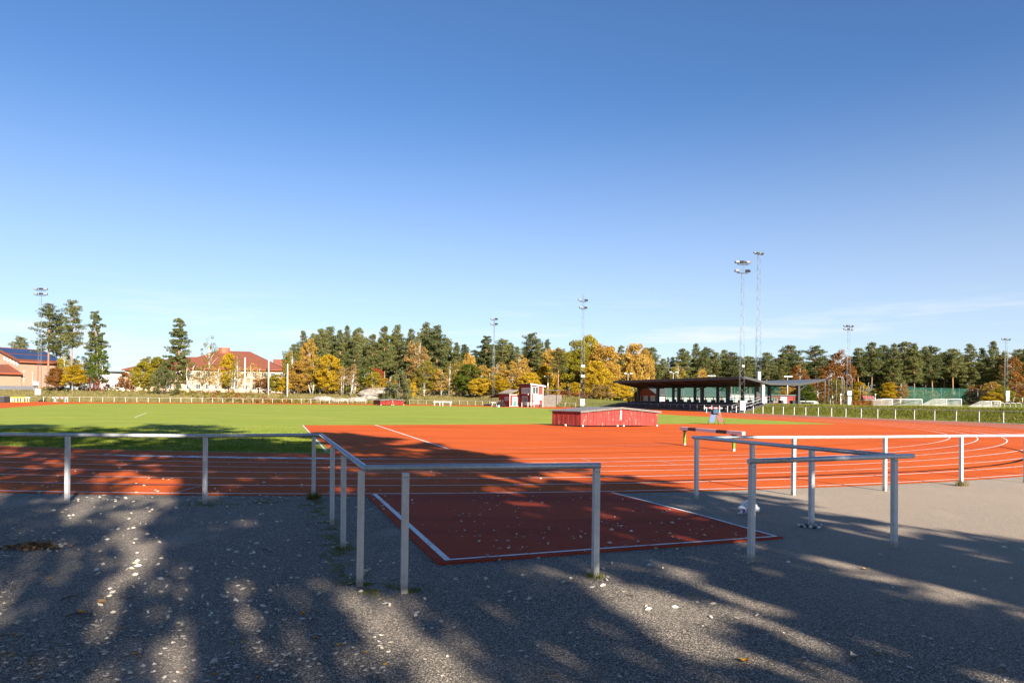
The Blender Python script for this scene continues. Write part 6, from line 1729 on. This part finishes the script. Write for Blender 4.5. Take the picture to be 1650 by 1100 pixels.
undergrowth('bank_weeds', 280, 660, 171, 180, 150, 1.0, 'l_olive', 9, 0.26); undergrowth('bank_weeds', 330, 470, 170, 178, 60, 1.3, 'l_rust', 10, 0.26)
undergrowth('bank_weeds', 60, 300, 176, 190, 130, 0.8, 'l_olive', 19, 0.26)
def hedge():
    a = P(1374, 654, 146); b = P(1428, 654, 158)
    root = thing('hedge', 'clipped brown hedge on the green bank left of the large goal', 'hedge', (a.x, a.y, 0))
    g = np.random.default_rng(8); pts = []; o = np.array(root.location)
    for k in range(70):
        f = k / 69; x = a.x + (b.x - a.x) * f; y = a.y + (b.y - a.y) * f
        pts.append(np.column_stack([g.uniform(-0.4, 0.4, 60) + x, g.uniform(-0.55, 0.55, 60) + y, height(x, y) + g.uniform(0.05, 1.25, 60)]) - o)
    me = leaf_mesh('foliage', np.concatenate(pts), 0.2, g); me.materials.append(M['l_rust'])
    inst('foliage', me, root)
    mb = MB()
    for k in range(18):
        f = k / 17; x = a.x + (b.x - a.x) * f; y = a.y + (b.y - a.y) * f; mb.tube([Vector((x, y, height(x, y))) - root.location, Vector((x, y, height(x, y) + 0.9)) - root.location], 0.03, 4)
    mb.build('stem', M['bark'], root)
hedge()

# trees standing behind the viewpoint: their shade covers the foreground
SHADE = [('shade_dense', 11.7, -7.0, 20.0, 6.9), ('shade_high', 7.9, -10.0, 18.0, 6.6), ('shade_gap', 4.2, -7.6, 24.0, 7.0), ('shade_airy', 0.2, -9.0, 24.0, 7.4), ('shade_gap', -4.6, -8.2, 23.5, 6.8), ('shade_airy', -9.8, -10.5, 25.0, 7.4), ('shade_gap', -14.5, -8.5, 22.0, 7.0), ('shade_airy', -19.5, -10.0, 24.0, 7.4),
         ('shade_mid', 9.0, -12.0, 13.0, 2.2), ('shade_mid', 6.7, -12.0, 13.0, 2.1), ('shade_mid', 4.1, -12.0, 13.5, 3.2), ('shade_mid', 0.9, -12.0, 13.5, 4.0), ('shade_mid', -3.2, -12.5, 13.5, 5.0), ('shade_mid', -8.2, -13.0, 13.5, 5.4), ('shade_mid', -13.4, -13.0, 13.0, 5.4)]
for i, (k, x, y, h_, w) in enumerate(SHADE):
    plant(k, x, y, h_, w, 'l_pine' if k in ('shade_dense', 'shade_gap', 'shade_high') else 'l_ygreen', ORD[i] + ' of the tall trees behind the viewpoint that shade the asphalt', 'trees shading the foreground', i % 2 if k in ('shade_airy', 'shade_gap', 'shade_mid') else 0, 0.0)

# ------------------------------------------------------------------ grass, moss, leaves and twigs
def blades(name, pts, hgt, wid, mat, seed, lean=0.35):
    g = np.random.default_rng(seed); pts = np.asarray(pts); n = len(pts)
    a = g.uniform(0, 6.283, n); hh = hgt * g.uniform(0.5, 1.3, n); l = g.uniform(0, lean, n) * hh; b = g.uniform(0, 6.283, n)
    side = np.column_stack([np.cos(a), np.sin(a), np.zeros(n)]) * wid
    tip = pts + np.column_stack([np.cos(b) * l, np.sin(b) * l, hh])
    co = np.empty((n, 3, 3)); co[:, 0] = pts - side; co[:, 1] = pts + side; co[:, 2] = tip
    me = bpy.data.meshes.new(name)
    me.vertices.add(3 * n); me.vertices.foreach_set('co', co.reshape(-1))
    me.loops.add(3 * n); me.loops.foreach_set('vertex_index', np.arange(3 * n, dtype=np.int32))
    me.polygons.add(n); me.polygons.foreach_set('loop_start', np.arange(0, 3 * n, 3, dtype=np.int32))
    me.update(calc_edges=True); me.materials.append(M[mat])
    return me
g = np.random.default_rng(3)
# near edge of the pitch
n = 60000
a = R(1) * g.uniform(228, 271.5, n); rr = R_GR - 0.02 - np.abs(g.normal(0, 1, n)) * 6.0
pp = np.column_stack([BC.x + rr * np.cos(a), BC.y + rr * np.sin(a), np.full(n, 0.012)])
pp = pp[pp[:, 0] + 0.345 * (pp[:, 1] - 22.9) < -6.3]
tag(inst('grass', blades('grass', pp, 0.055, 0.012, 'l_blade', 4)), kind='stuff')
# rough grass on the right-hand bank
pl = []
while len(pl) < 42000:
    m = 8000; t = g.uniform(0.16, 0.80, m); d = g.uniform(56, 125, m)
    for t_, d_ in zip(t, d):
        x = t_ * d_; dx, dy = x - CC.x, d_ - CC.y; s_ = math.hypot(dx, dy) - fence_r(math.atan2(dy, dx))
        if 0.5 < s_ < 9 and not (-2.5 < (Vector((x, d_, 0)) - SO).dot(SB) < 14 and -0.8 < (Vector((x, d_, 0)) - SO).dot(SA) < 39): pl.append((x, d_, height(x, d_) - 0.07))
tag(inst('bank_grass', blades('bank_grass', np.array(pl), 0.13, 0.045, 'l_bank', 5, 1.2)), kind='stuff')
# dry grass on the far bank
pl = []
while len(pl) < 16000:
    m = 6000; t = g.uniform(-0.80, 0.10, m); d = g.uniform(150, 196, m)
    for t_, d_ in zip(t, d):
        x = t_ * d_; dx, dy = x - CC.x, d_ - CC.y; s_ = math.hypot(dx, dy) - fence_r(math.atan2(dy, dx))
        if 0.8 < s_ < 18: pl.append((x, d_, height(x, d_) - 0.07))
M['l_dry'] = mat_leaf('dry_grass_blades', [(0.10, 0.095, 0.03), (0.20, 0.165, 0.065), (0.33, 0.26, 0.12)], 0.3)
tag(inst('dry_grass', blades('dry_grass', np.array(pl), 0.4, 0.10, 'l_dry', 6, 0.8)), kind='stuff')
# moss and weeds along the line of near posts
def moss_at(pts, spread, n, h_=0.018, w=0.006):
    out = []
    for (x, y) in pts:
        out.append(np.column_stack([x + g.normal(0, spread, n), y + g.normal(0, spread, n), np.full(n, 0.001)]))
    return np.concatenate(out)
line = [tuple(LP[2].xy.lerp(LP[5].xy, f) + Vector((g.normal(0, 0.05) - 0.03, 0))) for f in np.linspace(0.0, 1.0, 26)]
mp_ = np.concatenate([moss_at(line, 0.09, 190), moss_at([tuple(LP[5].xy), tuple(LP[6].xy.lerp(LP[5].xy, 0.5)), tuple(LP[6].xy)], 0.10, 700), moss_at([tuple(LP[7].xy)], 0.06, 700), moss_at([tuple(LP[1].xy), tuple(LP[1].xy.lerp(LP[2].xy, .3)), tuple(LP[1].xy.lerp(LP[2].xy, .6))], 0.22, 800)])
keep = np.array([mnoise.noise(Vector((p[0] * 4.0, p[1] * 4.0, 3.0))) > 0.0 for p in mp_])
M['l_moss'] = mat_leaf('moss', [(0.09, 0.11, 0.02), (0.19, 0.21, 0.035), (0.34, 0.31, 0.08)], 0.2, 3.0)
tag(inst('moss', blades('moss', mp_[keep], 0.010, 0.007, 'l_moss', 7, 1.2)), kind='stuff')
def tuft(p, n, r, h_, lab, mat='l_bank'):
    pts = np.column_stack([g.normal(0, r, n), g.normal(0, r * 0.8, n), np.zeros(n)])
    root = thing('grass_tuft', lab, 'grass tuft', p)
    tag(inst('blades', blades('blades', pts, h_, 0.006, mat, int(p.x * 100) % 97 + 5, 0.9), root), kind='stuff')
tuft(LP[2], 300, 0.055, 0.13, 'green grass tuft around the corner post of the left railing')
tuft(RP[3], 160, 0.06, 0.16, 'yellowing grass tuft at the foot of a right hand railing post', 'l_dry')
tuft(LP[7], 90, 0.05, 0.05, 'tiny green tuft at the foot of the front railing end post')
tuft(LP[4], 110, 0.06, 0.05, 'tiny green tuft at the third post of the side railing')

def fallen(shape):
    q = np.random.default_rng(90 + shape); k = 7
    mb = MB(); L, W = (1.0, 0.62) if shape % 2 == 0 else (1.0, 0.8)
    vs = []; cur = q.uniform(0.05, 0.28); tw = q.uniform(-0.15, 0.15)
    for i in range(k):
        t = i / (k - 1); w = W * 0.5 * math.sin(math.pi * min(1, max(0.02, t)) ** 0.85) * q.uniform(0.8, 1.12)
        x = (t - 0.5) * L; zc = 0.05 + cur * (2 * t - 1) ** 2
        vs += [(x, -w, zc + 0.10 * w / W * 2 + tw * x), (x, 0, zc - 0.01), (x, w, zc + 0.10 * w / W * 2 - tw * x)]
    fs = []
    for i in range(k - 1):
        for j in (0, 1): fs.append((3 * i + j, 3 * i + j + 1, 3 * i + j + 4, 3 * i + j + 3))
    mb.add(vs, fs, 0, True); mb.tube([(0.5, 0, 0.06 + cur), (0.72, 0.05, 0.03)], 0.012, 4, caps=False)
    return mb
LEAF = {}
for m in ('l_dead', 'l_amber', 'l_brown'):
    LEAF[m] = [fallen(i).mesh('fallen_leaf', M[m]) for i in range(4)]
lr = random.Random(21)
def inside_runway(px_, py_):
    return 600 < px_ < 1230 and 800 < py_ < 900 and px_ > 590 + (py_ - 797) * 1.05 and py_ < 909 - (px_ - 706) * 0.076 and px_ < 990 + (py_ - 795) * 3.6
cand = []
while len(cand) < 1450:
    z_ = lr.random()
    if z_ < 0.54:
        px_, py_ = lr.uniform(-20, 640), 800 + 300 * lr.random() ** 1.5
    elif z_ < 0.74:
        px_, py_ = lr.uniform(600, 1240), lr.uniform(800, 905)
        if not inside_runway(px_, py_): continue
    elif z_ < 0.84:
        px_, py_ = lr.uniform(560, 1660), 880 + 220 * lr.random() ** 1.3
    else:
        px_, py_ = lr.uniform(0, 900), lr.uniform(738, 800)
    if 640 < py_ < 800 or mnoise.noise(Vector((px_ * 0.006, py_ * 0.012, 1.0))) > -0.32:
        cand.append((px_, py_))
cand.sort(key=lambda c_: -c_[1])
near_n, rest = 0, []
for px_, py_ in cand:
    p = G(px_, py_); mat_on = inside_runway(px_, py_); ontrack = py_ < 799 - (px_ > 1000) * (px_ - 1000) * 0.03
    z = 0.0225 if mat_on else (0.007 if ontrack else 0.001)
    size = lr.uniform(0.026, 0.050); u = lr.random()
    m = 'l_dead' if u < 0.90 else ('l_amber' if u < 0.955 else 'l_brown')
    if near_n < 280 and p.y < 12.0 and (py_ > 880 or lr.random() < 0.42):
        o = inst('fallen_leaf', LEAF[m][lr.randrange(4)], None, (p.x, p.y, z), lr.random() * 6.28)
        o.rotation_euler = (lr.uniform(-0.15, 0.15), lr.uniform(-0.15, 0.15), lr.random() * 6.28); o.scale = (size, size, size)
        where = 'on the red runway rubber' if mat_on else ('on the red running track' if ontrack else 'on the dark asphalt')
        kind_ = {'l_dead': 'pale dry', 'l_amber': 'amber yellow', 'l_brown': 'brown dead'}[m]
        hx = ('left of the first railing post' if px_ < 108 else 'between the first two left posts' if px_ < 330 else 'left of the corner post' if px_ < 500 else 'by the side railing' if px_ < 650 else 'below the front rail' if px_ < 960 else 'right of the front rail' if px_ < 1210 else 'at the right')
        vy = 'bottom edge' if py_ > 1020 else 'near foreground' if py_ > 950 else 'mid shade' if py_ > 880 else 'close to the track'
        tag(o, '%s fallen leaf %s, %s, %s' % (kind_, where, hx, vy), 'leaf', 'fallen leaves ' + where); near_n += 1
    else:
        rest.append((p.x, p.y, z + 0.008, size))
co = np.array(rest)
lm = leaf_mesh('leaf_litter', co[:, :3], 0.042, np.random.default_rng(4), 0.85, 1.3); lm.materials.append(M['l_dead'])
tag(inst('leaf_litter', lm), kind='stuff')
# single leaves that stand out
for px_, py_, m, s_, lab in ((488, 990, 'l_amber', 0.07, 'orange fallen leaf lying alone in the lower middle left'), (1199, 1066, 'l_amber', 0.075, 'bright orange fallen leaf at the bottom right of the asphalt'), (1395, 918, 'l_brown', 0.07, 'red brown fallen leaf right of the front railing post'), (850, 851, 'l_amber', 0.075, 'bright amber fallen leaf in the middle of the runway'), (132, 988, 'l_amber', 0.07, 'amber fallen leaf beside the twigs at lower left'), (79, 934, 'l_amber', 0.06, 'amber fallen leaf below the brown leaf heap'), (163, 972, 'l_brown', 0.10, 'curled brown fallen leaf beside the twigs'), (345, 1069, 'l_dead', 0.065, 'pale fallen leaf at the bottom near the sunny patch'), (1376, 1058, 'l_dead', 0.07, 'large pale fallen leaf at the lower right')):
    p = G(px_, py_); o = inst('fallen_leaf', LEAF[m][lr.randrange(4)], None, (p.x, p.y, 0.002), lr.random() * 6.28); o.scale = (s_, s_, s_ * 1.3); tag(o, lab, 'leaf')
def leaf_heap():
    p = G(52, 882)
    root = thing('leaf_heap', 'small heap of brown dead leaves on the asphalt at the far left', 'leaf heap', p)
    q = np.random.default_rng(12); n = 420
    x = q.normal(0, 0.15, n); y = q.normal(0, 0.07, n); z = np.abs(q.normal(0, 0.025, n)) * np.exp(-(x / 0.2) ** 2) + 0.006
    me = leaf_mesh('leaves', np.column_stack([x, y, z]), 0.045, q, 0.5, 1.3); me.materials.append(M['l_brown']); tag(inst('leaves', me, root), kind='stuff')
leaf_heap()
def twig(px_, py_, ang, L, lab):
    p = G(px_, py_); root = thing('twig', lab, 'twig', p, ang)
    mb = MB(); mb.tube([(0, 0, 0.006), (L * 0.3, 0.02, 0.02), (L * 0.7, -0.015, 0.012), (L, 0.02, 0.007)], [0.006, 0.005, 0.004, 0.002], 5); mb.build('stem', M['bark'], root)
    for f, a in ((0.3, 0.8), (0.55, -0.7), (0.72, 0.6)):
        b = MB(); b.tube([(L * f, 0, 0.014), (L * f + 0.3 * L * math.cos(a), 0.3 * L * math.sin(a), 0.022)], [0.004, 0.0015], 5); b.build('side_shoot', M['bark'], root)
twig(104, 993, 0.35, 0.30, 'forked dry twig lying at lower left below the leaf heap'); twig(98, 968, 1.2, 0.22, 'small branched twig above the forked twig'); twig(187, 966, 0.5, 0.16, 'short twig right of the curled brown leaf'); twig(422, 886, -0.7, 0.22, 'thin bent twig in the middle of the shaded asphalt'); twig(47, 1058, -0.9, 0.12, 'short dark twig near the lower left corner')
